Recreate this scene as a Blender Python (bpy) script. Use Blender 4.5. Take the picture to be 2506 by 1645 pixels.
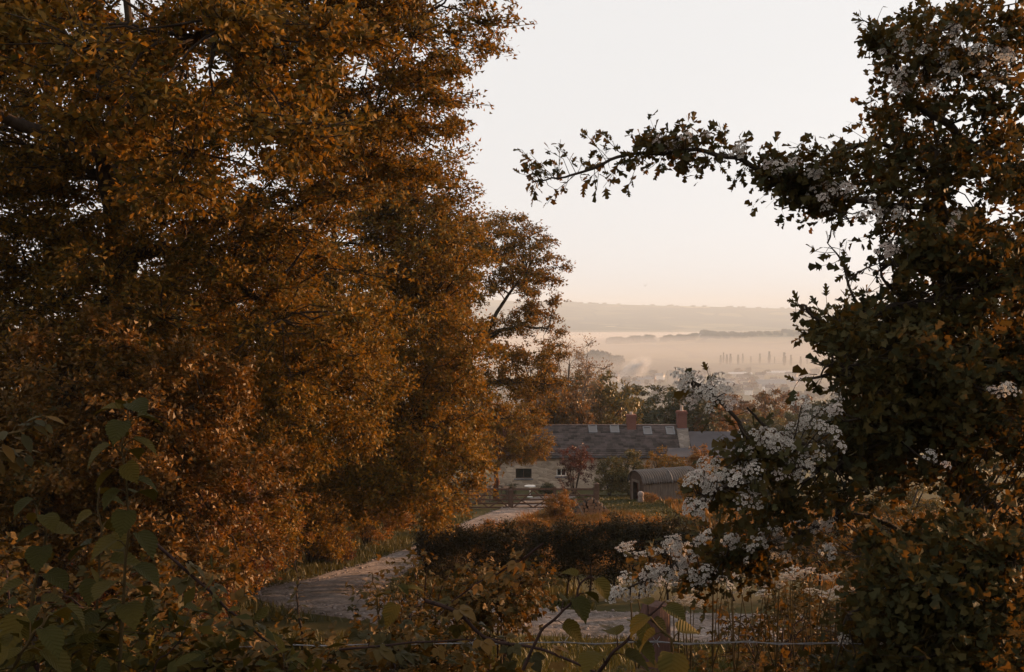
import bpy, math, random
import numpy as np
from mathutils import Matrix, Vector

# ------------------------------------------------------------------ camera, sky, sun, exposure
scene = bpy.context.scene
for o in list(bpy.data.objects):
    bpy.data.objects.remove(o)
R = math.radians
EYE = 1.65
PITCH = R(1.222)
FPX = 2506 * 35.0 / 36.0
cam_data = bpy.data.cameras.new('camera')
cam_data.lens = 35.0
cam_data.sensor_width = 36.0
cam_data.clip_start = 0.05
cam_data.clip_end = 30000
cam = bpy.data.objects.new('camera', cam_data)
cam.location = (0, 0, EYE)
cam.rotation_euler = (R(90) - PITCH, 0, 0)
scene.collection.objects.link(cam)
scene.camera = cam

SUN_AZ = R(61)        # to the right of the view direction (+Y), slightly ahead
SUN_EL = R(9.0)
world = bpy.data.worlds.new('World')
scene.world = world
world.use_nodes = True
wn = world.node_tree
wn.nodes.clear()
sky = wn.nodes.new('ShaderNodeTexSky')
sky.sky_type = 'NISHITA'
sky.sun_disc = False
sky.sun_elevation = SUN_EL
sky.sun_rotation = SUN_AZ
sky.altitude = 50
sky.air_density = 1.0
sky.dust_density = 3.0
sky.ozone_density = 1.0
hsv = wn.nodes.new('ShaderNodeHueSaturation')
hsv.inputs['Saturation'].default_value = 0.1
flat = wn.nodes.new('ShaderNodeMix')
flat.data_type = 'RGBA'
flat.inputs['Factor'].default_value = 0.72
flat.inputs[7].default_value = (9.25, 9.12, 9.1, 1)      # thin bright high cloud that whitens the whole sky evenly
bg = wn.nodes.new('ShaderNodeBackground')
bg.inputs['Strength'].default_value = 0.05
wo = wn.nodes.new('ShaderNodeOutputWorld')
wn.links.new(sky.outputs[0], hsv.inputs['Color'])
wn.links.new(hsv.outputs[0], flat.inputs[6])
wn.links.new(flat.outputs[2], bg.inputs['Color'])
wn.links.new(bg.outputs[0], wo.inputs['Surface'])

sun_data = bpy.data.lights.new('sun', 'SUN')
sun_data.energy = 5.0
sun_data.angle = R(0.8)
sun_data.color = (1.0, 0.545, 0.25)
sun = bpy.data.objects.new('sun', sun_data)
sdir = Vector((math.sin(SUN_AZ) * math.cos(SUN_EL), math.cos(SUN_AZ) * math.cos(SUN_EL), math.sin(SUN_EL)))
sun.rotation_euler = sdir.to_track_quat('Z', 'Y').to_euler()
scene.collection.objects.link(sun)

vs = scene.view_settings
vs.view_transform = 'Standard'
vs.look = 'None'
vs.exposure = 1.22
vs.gamma = 1.0
vs.use_curve_mapping = False
cy = scene.cycles
cy.max_bounces = 6
cy.diffuse_bounces = 3
cy.glossy_bounces = 2
cy.transmission_bounces = 4
cy.volume_bounces = 0
cy.sample_clamp_indirect = 4.0

# ------------------------------------------------------------------ helpers
COL = scene.collection
rng = np.random.default_rng(7)
random.seed(7)


def P(u, v, Y):
    """the point at forward distance Y that the photograph shows at pixel (u, v)"""
    xr = (u - 1253.0) / FPX
    yr = (822.5 - v) / FPX
    t = Y / (math.cos(PITCH) + yr * math.sin(PITCH))
    return np.array((xr * t, Y, EYE + t * (-math.sin(PITCH) + yr * math.cos(PITCH))))


def tag(o, label=None, cat=None, group=None, kind=None):
    if label: o['label'] = label
    if cat: o['category'] = cat
    if group: o['group'] = group
    if kind: o['kind'] = kind
    return o


def empty(name, loc, label=None, cat=None, group=None, rz=0.0):
    o = bpy.data.objects.new(name, None)
    o.location = [float(c) for c in loc]
    o.rotation_euler = (0, 0, rz)
    o.empty_display_size = 0.2
    COL.objects.link(o)
    return tag(o, label, cat, group)


def link(name, me, mats=None, parent=None, world_space=False, loc=None):
    o = bpy.data.objects.new(name, me)
    if mats is not None and len(me.materials) == 0:
        for m in (mats if isinstance(mats, (list, tuple)) else [mats]):
            me.materials.append(m)
    COL.objects.link(o)
    if parent is not None:
        o.parent = parent
        if world_space:                     # vertices were given in world space
            o.matrix_parent_inverse = Matrix.Translation(parent.location).inverted() if parent.rotation_euler.z == 0 else parent.matrix_basis.inverted()
    if loc is not None:
        o.location = [float(c) for c in loc]
    return o


def mesh_np(name, V, F, rnd=None, smooth=False, mat_idx=None):
    """V (n,3); F (m,k) constant-size faces"""
    V = np.ascontiguousarray(V, dtype=np.float32)
    F = np.ascontiguousarray(F, dtype=np.int32)
    me = bpy.data.meshes.new(name)
    m, k = F.shape
    me.vertices.add(len(V))
    me.vertices.foreach_set('co', V.ravel())
    me.loops.add(m * k)
    me.loops.foreach_set('vertex_index', F.ravel())
    me.polygons.add(m)
    me.polygons.foreach_set('loop_start', np.arange(0, m * k, k, dtype=np.int32))
    me.polygons.foreach_set('loop_total', np.full(m, k, dtype=np.int32))
    if mat_idx is not None:
        me.polygons.foreach_set('material_index', np.ascontiguousarray(mat_idx, dtype=np.int32))
    if smooth:
        me.polygons.foreach_set('use_smooth', np.ones(m, dtype=bool))
    if rnd is not None:
        at = me.attributes.new('rnd', 'FLOAT', 'POINT')
        at.data.foreach_set('value', np.ascontiguousarray(rnd, dtype=np.float32))
    me.update(calc_edges=True)
    return me


class MB:
    """collects boxes, bars, tubes and prisms (python faces) into one mesh"""
    def __init__(self):
        self.v, self.f = [], []

    def add(self, v, f):
        n = len(self.v)
        self.v += [tuple(float(c) for c in p) for p in v]
        self.f += [tuple(i + n for i in q) for q in f]

    def box(self, x0, x1, y0, y1, z0, z1):
        v = [(x0, y0, z0), (x1, y0, z0), (x1, y1, z0), (x0, y1, z0), (x0, y0, z1), (x1, y0, z1), (x1, y1, z1), (x0, y1, z1)]
        self.add(v, [(0, 3, 2, 1), (4, 5, 6, 7), (0, 1, 5, 4), (1, 2, 6, 5), (2, 3, 7, 6), (3, 0, 4, 7)])

    def bar(self, a, b, w, h, up=(0, 0, 1)):
        a, b = Vector(a), Vector(b)
        d = (b - a).normalized()
        s = d.cross(Vector(up))
        if s.length < 1e-4: s = d.cross(Vector((1, 0, 0)))
        s.normalize()
        t = s.cross(d)
        v = []
        for p in (a, b):
            for (i, j) in ((-1, -1), (1, -1), (1, 1), (-1, 1)):
                v.append(p + s * (i * w / 2) + t * (j * h / 2))
        self.add(v, [(0, 1, 2, 3), (7, 6, 5, 4), (0, 4, 5, 1), (1, 5, 6, 2), (2, 6, 7, 3), (3, 7, 4, 0)])

    def tube(self, pts, rad, k=8, caps=True):
        pts = [Vector(p) for p in pts]
        n = len(pts)
        rad = rad if hasattr(rad, '__len__') else [rad] * n
        v = []
        for i, p in enumerate(pts):
            d = (pts[min(i + 1, n - 1)] - pts[max(i - 1, 0)]).normalized()
            a = d.cross(Vector((0.31, 0.87, 0.12))).normalized()
            b = d.cross(a)
            for j in range(k):
                t = 2 * math.pi * j / k
                v.append(p + a * (math.cos(t) * rad[i]) + b * (math.sin(t) * rad[i]))
        f = []
        for i in range(n - 1):
            for j in range(k):
                f.append((i * k + j, i * k + (j + 1) % k, (i + 1) * k + (j + 1) % k, (i + 1) * k + j))
        if caps:
            f.append(tuple(range(k - 1, -1, -1)))
            f.append(tuple((n - 1) * k + j for j in range(k)))
        self.add(v, f)

    def lathe(self, prof, k=16, c=(0, 0, 0)):
        v, f = [], []
        for (r, z) in prof:
            for j in range(k):
                t = 2 * math.pi * j / k
                v.append((c[0] + r * math.cos(t), c[1] + r * math.sin(t), c[2] + z))
        for i in range(len(prof) - 1):
            for j in range(k):
                f.append((i * k + j, i * k + (j + 1) % k, (i + 1) * k + (j + 1) % k, (i + 1) * k + j))
        f.append(tuple(range(k - 1, -1, -1)))
        f.append(tuple((len(prof) - 1) * k + j for j in range(k)))
        self.add(v, f)

    def build(self, name, mats, parent=None, world_space=False, smooth=False, bevel=0.0):
        me = bpy.data.meshes.new(name)
        me.from_pydata(self.v, [], self.f)
        if smooth:
            me.polygons.foreach_set('use_smooth', np.ones(len(me.polygons), dtype=bool))
        me.update()
        o = link(name, me, mats, parent, world_space)
        if bevel > 0:
            b = o.modifiers.new('bevel', 'BEVEL')
            b.width = bevel
            b.segments = 2
        return o


def copy_tree(o, parent=None):
    c = o.copy()
    COL.objects.link(c)
    c.parent = parent
    for ch in list(o.children):
        copy_tree(ch, c)
    return c


def norm(a):
    return a / np.maximum(np.linalg.norm(a, axis=-1, keepdims=True), 1e-9)


def hash2(ix, iy, s=0):
    h = (ix * 374761393 + iy * 668265263 + s * 1442695041) & 0xFFFFFFFF
    h = ((h ^ (h >> 13)) * 1274126177) & 0xFFFFFFFF
    return ((h ^ (h >> 16)) & 0xFFFF) / 65535.0


def vnoise(x, y, s=0):
    x = np.asarray(x, dtype=float); y = np.asarray(y, dtype=float)
    ix = np.floor(x).astype(np.int64); iy = np.floor(y).astype(np.int64)
    fx = x - ix; fy = y - iy
    fx = fx * fx * (3 - 2 * fx); fy = fy * fy * (3 - 2 * fy)
    a = hash2(ix, iy, s); b = hash2(ix + 1, iy, s); c = hash2(ix, iy + 1, s); d = hash2(ix + 1, iy + 1, s)
    return (a * (1 - fx) + b * fx) * (1 - fy) + (c * (1 - fx) + d * fx) * fy - 0.5


# ------------------------------------------------------------------ materials
class NT:
    def __init__(self, name):
        self.m = bpy.data.materials.new(name)
        self.m.use_nodes = True
        self.t = self.m.node_tree
        self.t.nodes.clear()
        self.out = self.n('ShaderNodeOutputMaterial')

    def n(self, kind, **kw):
        nd = self.t.nodes.new(kind)
        for k, v in kw.items():
            setattr(nd, k, v)
        return nd

    def l(self, a, b):
        self.t.links.new(a, b)

    def ramp(self, fac, stops):
        r = self.n('ShaderNodeValToRGB')
        e = r.color_ramp.elements
        while len(e) < len(stops): e.new(0.5)
        for i, (p, c) in enumerate(stops):
            e[i].position = p
            e[i].color = (*c, 1)
        self.l(fac, r.inputs[0])
        return r.outputs[0]

    def noise(self, scale, detail=4, rough=0.6, vec=None, dist=0.0):
        t = self.n('ShaderNodeTexNoise')
        t.inputs['Scale'].default_value = scale
        t.inputs['Detail'].default_value = detail
        t.inputs['Roughness'].default_value = rough
        t.inputs['Distortion'].default_value = dist
        if vec is not None: self.l(vec, t.inputs['Vector'])
        return t.outputs['Fac']

    def mix(self, fac, a, b, mode='MIX'):
        x = self.n('ShaderNodeMix', data_type='RGBA', blend_type=mode)
        for sock, val in ((x.inputs['Factor'], fac), (x.inputs[6], a), (x.inputs[7], b)):
            if isinstance(val, (int, float)): sock.default_value = val
            elif isinstance(val, tuple): sock.default_value = (*val, 1)
            else: self.l(val, sock)
        return x.outputs[2]

    def math(self, op, a, b=0.0):
        x = self.n('ShaderNodeMath', operation=op)
        for i, val in enumerate((a, b)):
            if isinstance(val, (int, float)): x.inputs[i].default_value = val
            else: self.l(val, x.inputs[i])
        return x.outputs[0]

    def principled(self, col, rough=0.7, spec=0.3, bump=None, bump_d=0.02, bump_s=0.6, metal=0.0):
        p = self.n('ShaderNodeBsdfPrincipled')
        if isinstance(col, tuple): p.inputs['Base Color'].default_value = (*col, 1)
        else: self.l(col, p.inputs['Base Color'])
        if isinstance(rough, float): p.inputs['Roughness'].default_value = rough
        else: self.l(rough, p.inputs['Roughness'])
        p.inputs['Specular IOR Level'].default_value = spec
        p.inputs['Metallic'].default_value = metal
        if bump is not None:
            b = self.n('ShaderNodeBump')
            b.inputs['Distance'].default_value = bump_d
            b.inputs['Strength'].default_value = bump_s
            self.l(bump, b.inputs['Height'])
            self.l(b.outputs[0], p.inputs['Normal'])
        return p.outputs[0]

    def done(self, sh):
        self.l(sh, self.out.inputs['Surface'])
        return self.m


def leaf_mat(name, cols, trans=0.34, rough=0.5, spec=0.25, patch=0.7, tcol=None, veins=False):
    """leaf: per-leaf colour from the 'rnd' attribute plus slow drift through the crown; part of the light passes through"""
    t = NT(name)
    at = t.n('ShaderNodeAttribute', attribute_name='rnd')
    oi = t.n('ShaderNodeObjectInfo')
    geo = t.n('ShaderNodeNewGeometry')
    r = t.math('FRACT', t.math('ADD', at.outputs['Fac'], oi.outputs['Random']))
    nz = t.noise(patch, 2, 0.5, geo.outputs['Position'])
    f = t.math('ADD', t.math('MULTIPLY', r, 0.6), t.math('SUBTRACT', t.math('MULTIPLY', nz, 1.1), 0.35))
    k = len(cols)
    c = t.ramp(f, [(0.08 + 0.84 * i / max(1, k - 1), cols[i]) for i in range(k)])
    b = t.n('ShaderNodeBsdfPrincipled')
    t.l(c, b.inputs['Base Color'])
    b.inputs['Roughness'].default_value = rough
    b.inputs['Specular IOR Level'].default_value = spec
    if veins:                                   # ribs slanting off the midrib, in the leaf's own coordinates
        tc = t.n('ShaderNodeTexCoord')
        sx = t.n('ShaderNodeSeparateXYZ')
        t.l(tc.outputs['Object'], sx.inputs[0])
        ax = t.math('ABSOLUTE', sx.outputs['X'])
        w = t.math('SINE', t.math('MULTIPLY', t.math('SUBTRACT', sx.outputs['Y'], t.math('MULTIPLY', ax, 0.8)), 48.0))
        h = t.math('ADD', t.math('MULTIPLY', w, 0.5), t.math('MULTIPLY', t.noise(9.0, 3, 0.6, tc.outputs['Object']), 1.2))
        bp_ = t.n('ShaderNodeBump')
        bp_.inputs['Distance'].default_value = 0.0013
        bp_.inputs['Strength'].default_value = 1.0
        t.l(h, bp_.inputs['Height'])
        t.l(bp_.outputs[0], b.inputs['Normal'])
    tr = t.n('ShaderNodeBsdfTranslucent')
    t.l(t.mix(1.0, c, tcol or (1.25, 1.0, 0.55), 'MULTIPLY'), tr.inputs['Color'])
    mx = t.n('ShaderNodeMixShader')
    mx.inputs[0].default_value = trans
    t.l(b.outputs[0], mx.inputs[1]); t.l(tr.outputs[0], mx.inputs[2])
    return t.done(mx.outputs[0])


def noisy_mat(name, c1, c2, scale, rough=0.8, spec=0.2, bump=0.4, bump_d=0.02, detail=5, stretch=None):
    t = NT(name)
    tc = t.n('ShaderNodeTexCoord')
    vec = tc.outputs['Object']
    if stretch:
        mp = t.n('ShaderNodeMapping')
        mp.inputs['Scale'].default_value = stretch
        t.l(vec, mp.inputs['Vector'])
        vec = mp.outputs[0]
    nz = t.noise(scale, detail, 0.65, vec)
    c = t.ramp(nz, [(0.3, c1), (0.72, c2)])
    at = t.n('ShaderNodeAttribute', attribute_name='rnd')
    c = t.mix(t.math('MULTIPLY', at.outputs['Fac'], 0.45), c, (0.02, 0.018, 0.016))
    return t.done(t.principled(c, rough, spec, nz, bump_d, bump))


M = {}
M['bark'] = noisy_mat('bark', (0.018, 0.013, 0.010), (0.06, 0.044, 0.033), 9.0, 0.9, 0.1, 0.8, 0.03, stretch=(1, 1, 0.25))
M['bark_red'] = noisy_mat('bark_red', (0.05, 0.02, 0.014), (0.12, 0.05, 0.03), 14.0, 0.85, 0.1, 0.5, 0.01)
M['cane'] = noisy_mat('cane', (0.014, 0.008, 0.007), (0.045, 0.024, 0.019), 30.0, 0.8, 0.1, 0.3, 0.004)
M['green_stem'] = noisy_mat('green_stem', (0.030, 0.022, 0.009), (0.075, 0.045, 0.016), 25.0, 0.8, 0.1, 0.3, 0.003)
M['oak'] = leaf_mat('oak_leaf', [(0.030, 0.025, 0.006), (0.108, 0.064, 0.010), (0.230, 0.116, 0.014), (0.060, 0.052, 0.011), (0.150, 0.070, 0.010)], spec=0.12, rough=0.6)
M['oak2'] = leaf_mat('golden_leaf', [(0.036, 0.029, 0.007), (0.132, 0.078, 0.011), (0.250, 0.128, 0.015), (0.072, 0.062, 0.012), (0.180, 0.088, 0.012)], spec=0.12, rough=0.6)
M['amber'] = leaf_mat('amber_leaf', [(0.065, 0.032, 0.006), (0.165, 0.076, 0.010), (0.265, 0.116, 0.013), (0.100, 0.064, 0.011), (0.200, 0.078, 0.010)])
M['olive'] = leaf_mat('olive_leaf', [(0.041, 0.041, 0.012), (0.074, 0.068, 0.019), (0.128, 0.089, 0.022), (0.061, 0.068, 0.022)])
M['olive2'] = leaf_mat('brown_olive_leaf', [(0.036, 0.022, 0.005), (0.090, 0.046, 0.008), (0.170, 0.078, 0.011), (0.052, 0.042, 0.009)])
M['hedge'] = leaf_mat('shaded_hedge_leaf', [(0.012, 0.011, 0.005), (0.024, 0.020, 0.008), (0.042, 0.030, 0.010)], trans=0.2, spec=0.1, rough=0.7)  # leaf colour darkened to carry the shade on the hedge front
M['dark_green'] = leaf_mat('dark_green_leaf', [(0.020, 0.024, 0.009), (0.036, 0.040, 0.014), (0.060, 0.052, 0.016)])
M['copper'] = leaf_mat('copper_leaf', [(0.040, 0.013, 0.007), (0.075, 0.024, 0.010), (0.105, 0.042, 0.012), (0.075, 0.040, 0.012)])
M['maple'] = leaf_mat('maple_leaf', [(0.040, 0.012, 0.010), (0.075, 0.020, 0.016), (0.090, 0.034, 0.022)])
M['willow'] = leaf_mat('willow_leaf', [(0.12, 0.075, 0.035), (0.18, 0.115, 0.055), (0.22, 0.14, 0.07)])
M['hawthorn'] = leaf_mat('hawthorn_leaf', [(0.021, 0.022, 0.009), (0.036, 0.036, 0.012), (0.066, 0.050, 0.013), (0.030, 0.032, 0.012)], trans=0.4, spec=0.15, rough=0.65, patch=2.5, tcol=(1.7, 0.95, 0.45))
M['broad'] = leaf_mat('broad_leaf', [(0.026, 0.024, 0.006), (0.040, 0.035, 0.008), (0.075, 0.052, 0.009), (0.032, 0.030, 0.008)], trans=0.26, rough=0.7, spec=0.08, patch=2.0, veins=True)
M['bramble'] = leaf_mat('bramble_leaf', [(0.028, 0.023, 0.006), (0.048, 0.036, 0.009), (0.110, 0.055, 0.009), (0.055, 0.040, 0.013)], trans=0.28, rough=0.6, spec=0.15, patch=2.2)
M['rough_veg'] = leaf_mat('rough_vegetation', [(0.081, 0.046, 0.011), (0.161, 0.081, 0.016), (0.218, 0.103, 0.021), (0.092, 0.069, 0.021)], patch=0.5)
M['grass'] = leaf_mat('grass_blade', [(0.032, 0.036, 0.010), (0.055, 0.056, 0.014), (0.090, 0.070, 0.018)], trans=0.3, patch=0.4)
M['far_green'] = leaf_mat('far_foliage', [(0.030, 0.026, 0.012), (0.055, 0.042, 0.018), (0.085, 0.055, 0.020)], patch=0.05)
M['far_brown'] = leaf_mat('far_brown_foliage', [(0.060, 0.030, 0.014), (0.110, 0.055, 0.020), (0.150, 0.075, 0.024)], patch=0.05)

# ------------------------------------------------------------------ foliage machinery
def leaf_template(rows, fold=0.12, droop=0.1):
    """rows (ymid, xout, yout): a leaf blade folded along its midrib; returns verts (x across, y along, z up) and triangles"""
    v, f = [], []
    for (ym, xo, yo) in rows:
        v.append((0, ym, -droop * ym * ym))
        v.append((-xo, yo, fold * xo * 2 - droop * yo * yo))
        v.append((xo, yo, fold * xo * 2 - droop * yo * yo))
    for i in range(len(rows) - 1):
        a, b = 3 * i, 3 * (i + 1)
        f += [(a, b, b + 1), (a, b + 1, a + 1), (a, b + 2, b), (a, a + 2, b + 2)]
    V = np.array(v, float)
    F = []
    for q in f:                             # drop slivers at base and tip
        p = V[list(q)]
        if np.linalg.norm(np.cross(p[1] - p[0], p[2] - p[0])) > 1e-5: F.append(q)
    return V, np.array(F, int)


T_RHOMB = (np.array([(0, 0, 0), (0.27, 0.55, 0.07), (0, 1, -0.06), (-0.27, 0.55, 0.07)], float), np.array([(0, 1, 2), (0, 2, 3)]))
T_ONE = (np.array([(-0.20, 0.0, 0.02), (0.34, 0.38, 0.06), (-0.10, 1.0, -0.06)], float), np.array([(0, 1, 2)]))
T_SPRAY = (np.array([(0, 0, 0), (0.42, 0.35, 0.06), (0.16, 0.62, 0), (0.30, 0.95, -0.08), (-0.10, 0.72, 0), (-0.42, 0.80, 0.04), (-0.30, 0.36, 0.08)], float),
           np.array([(0, 1, 2), (0, 2, 4), (2, 3, 4), (0, 4, 6), (4, 5, 6)]))
T_OAK = leaf_template([(0, 0, 0), (.34, .24, .36), (.5, .17, .52), (.68, .29, .74), (1, 0, 1)], 0.1, 0.12)
T_HAW = leaf_template([(0, .015, 0), (.16, .05, .16), (.26, .37, .50), (.44, .12, .45), (.55, .38, .84), (.74, .12, .76), (.86, .17, 1.0), (1.0, .0, 1.08)], 0.10, 0.12)
T_HAWL = leaf_template([(0, 0, 0), (.28, .36, .52), (.46, .13, .48), (.68, .33, .94), (1.0, .0, 1.05)], 0.16, 0.18)
T_OVATE = leaf_template([(0, .05, -.05), (.06, .30, .00), (.14, .40, .12), (.20, .375, .17), (.28, .46, .28), (.34, .43, .33), (.43, .48, .46), (.49, .43, .49), (.57, .43, .62), (.63, .36, .64), (.70, .34, .75), (.77, .25, .77), (.84, .20, .88), (.90, .11, .90), (1.04, .0, 1.06)], 0.16, 0.34)
T_NARROW = leaf_template([(0, .02, 0), (.2, .2, .2), (.45, .28, .45), (.72, .2, .74), (1, 0, 1)], 0.12, 0.15)


def trifoliate():
    v0, f0 = leaf_template([(0, .03, 0), (.18, .30, .2), (.42, .37, .45), (.7, .25, .73), (1, 0, 1.02)], 0.14, 0.22)
    V, F = [], []
    for ang, sc, off in ((0, 0.62, (0, 0.38, 0)), (62, 0.5, (0.02, 0.36, 0)), (-62, 0.5, (-0.02, 0.36, 0))):
        a = -R(ang)
        m = np.array([[math.cos(a), -math.sin(a), 0], [math.sin(a), math.cos(a), 0], [0, 0, 1]])
        F.append(f0 + sum(len(q) for q in V))
        V.append((v0 * sc) @ m.T + np.array(off))
    V.append(np.array([(-.008, 0, 0), (.008, 0, 0), (.008, .38, 0), (-.008, .38, 0)]))
    n = sum(len(q) for q in V) - 4
    F.append(np.array([(n, n + 1, n + 2), (n, n + 2, n + 3)]))
    return np.vstack(V), np.vstack(F)


T_TRI = trifoliate()


def trifoliate_light():
    V, F = [], []
    v0 = np.array([(0, 0, 0), (.34, .45, .1), (0, 1, -.18), (-.34, .45, .1)], float)
    for ang, sc in ((0, .62), (62, .5), (-62, .5)):
        a = -R(ang)
        m = np.array([[math.cos(a), -math.sin(a), 0], [math.sin(a), math.cos(a), 0], [0, 0, 1]])
        n = 4 * len(V)
        V.append((v0 * sc) @ m.T + np.array((0, .36, 0)))
        F += [(n, n + 1, n + 2), (n, n + 2, n + 3)]
    return np.vstack(V), np.array(F)


T_TRIL = trifoliate_light()


def leaves_np(pos, nrm, tdir, size, tmpl, rnd=None):
    V0, F0 = tmpl
    n, k = len(pos), len(V0)
    nrm = norm(nrm)
    T = tdir - nrm * np.sum(tdir * nrm, axis=1, keepdims=True)
    T = norm(T)
    B = np.cross(T, nrm)
    s = size[:, None, None]
    V = pos[:, None, :] + s * (V0[None, :, 0:1] * B[:, None, :] + V0[None, :, 1:2] * T[:, None, :] + V0[None, :, 2:3] * nrm[:, None, :])
    F = F0[None, :, :] + (np.arange(n) * k)[:, None, None]
    r = rng.random(n) if rnd is None else rnd
    return V.reshape(-1, 3), F.reshape(-1, F0.shape[1]), np.repeat(r, k)


def leaf_object(name, pos, nrm, tdir, size, tmpl, mat, parent):
    V, F, r = leaves_np(pos, nrm, tdir, size, tmpl)
    o = link(name, mesh_np(name, V, F, r), mat, parent, True)
    o['kind'] = 'stuff'
    return o


TEMPLATE_MESH = {}


def single_leaves(name, pos, nrm, tdir, size, tmpl_key, tmpl, mat, parent, label=None):
    """each leaf an object of its own; alike leaves share mesh data"""
    key = (tmpl_key, mat.name)
    if key not in TEMPLATE_MESH:
        me = mesh_np(name + '_blade', tmpl[0], tmpl[1])
        me.materials.append(mat)
        TEMPLATE_MESH[key] = me
    me = TEMPLATE_MESH[key]
    nrm = norm(nrm)
    T = norm(tdir - nrm * np.sum(tdir * nrm, axis=1, keepdims=True))
    B = np.cross(T, nrm)
    inv = Matrix.Translation(parent.location).inverted()
    for i in range(len(pos)):
        o = bpy.data.objects.new(name, me)
        COL.objects.link(o)
        o.parent = parent
        s = float(size[i])
        k = s * random.uniform(.7, 1.1)
        m = Matrix(((B[i][0] * k, T[i][0] * s, nrm[i][0] * s, pos[i][0]), (B[i][1] * k, T[i][1] * s, nrm[i][1] * s, pos[i][1]),
                    (B[i][2] * k, T[i][2] * s, nrm[i][2] * s, pos[i][2]), (0, 0, 0, 1)))
        o.matrix_basis = inv @ m


def tubes_np(PTS, RAD, k=4):
    """PTS (n,K,3), RAD (n,K): many tubes with the same number of rings"""
    n, K, _ = PTS.shape
    tan = np.empty_like(PTS)
    tan[:, 1:-1] = PTS[:, 2:] - PTS[:, :-2]
    tan[:, 0] = PTS[:, 1] - PTS[:, 0]
    tan[:, -1] = PTS[:, -1] - PTS[:, -2]
    tan = norm(tan)
    ref = np.array((0.31, 0.87, 0.37))
    a = norm(np.cross(tan, ref))
    b = np.cross(tan, a)
    ang = 2 * np.pi * np.arange(k) / k
    V = PTS[:, :, None, :] + RAD[:, :, None, None] * (np.cos(ang)[None, None, :, None] * a[:, :, None, :] + np.sin(ang)[None, None, :, None] * b[:, :, None, :])
    idx = np.arange(n * K * k).reshape(n, K, k)
    q = np.stack([idx[:, :-1, :], np.roll(idx, -1, 2)[:, :-1, :], np.roll(idx, -1, 2)[:, 1:, :], idx[:, 1:, :]], axis=-1).reshape(-1, 4)
    return V.reshape(-1, 3), q


def merge_np(parts):
    V, F, n = [], [], 0
    for v, f in parts:
        V.append(v); F.append(f + n); n += len(v)
    return np.vstack(V), np.vstack(F)


def spline(pts, m):
    """Catmull-Rom through points, m samples"""
    p = np.array(pts, float)
    if len(p) == 2:
        t = np.linspace(0, 1, m)[:, None]
        return p[0] * (1 - t) + p[1] * t
    q = np.vstack([2 * p[0] - p[1], p, 2 * p[-1] - p[-2]])
    out = []
    for s in np.linspace(0, len(p) - 1 - 1e-6, m):
        i = int(s); t = s - i
        a, b, c, d = q[i], q[i + 1], q[i + 2], q[i + 3]
        out.append(0.5 * ((2 * b) + (c - a) * t + (2 * a - 5 * b + 4 * c - d) * t * t + (3 * b - a - 3 * c + d) * t ** 3))
    return np.array(out)


def wobble(pts, amp):
    p = np.array(pts)
    n = rng.normal(0, amp, p.shape)
    n[0] = 0
    n[1:-1] = (n[1:-1] + n[:-2]) * 0.6
    return p + n


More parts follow.
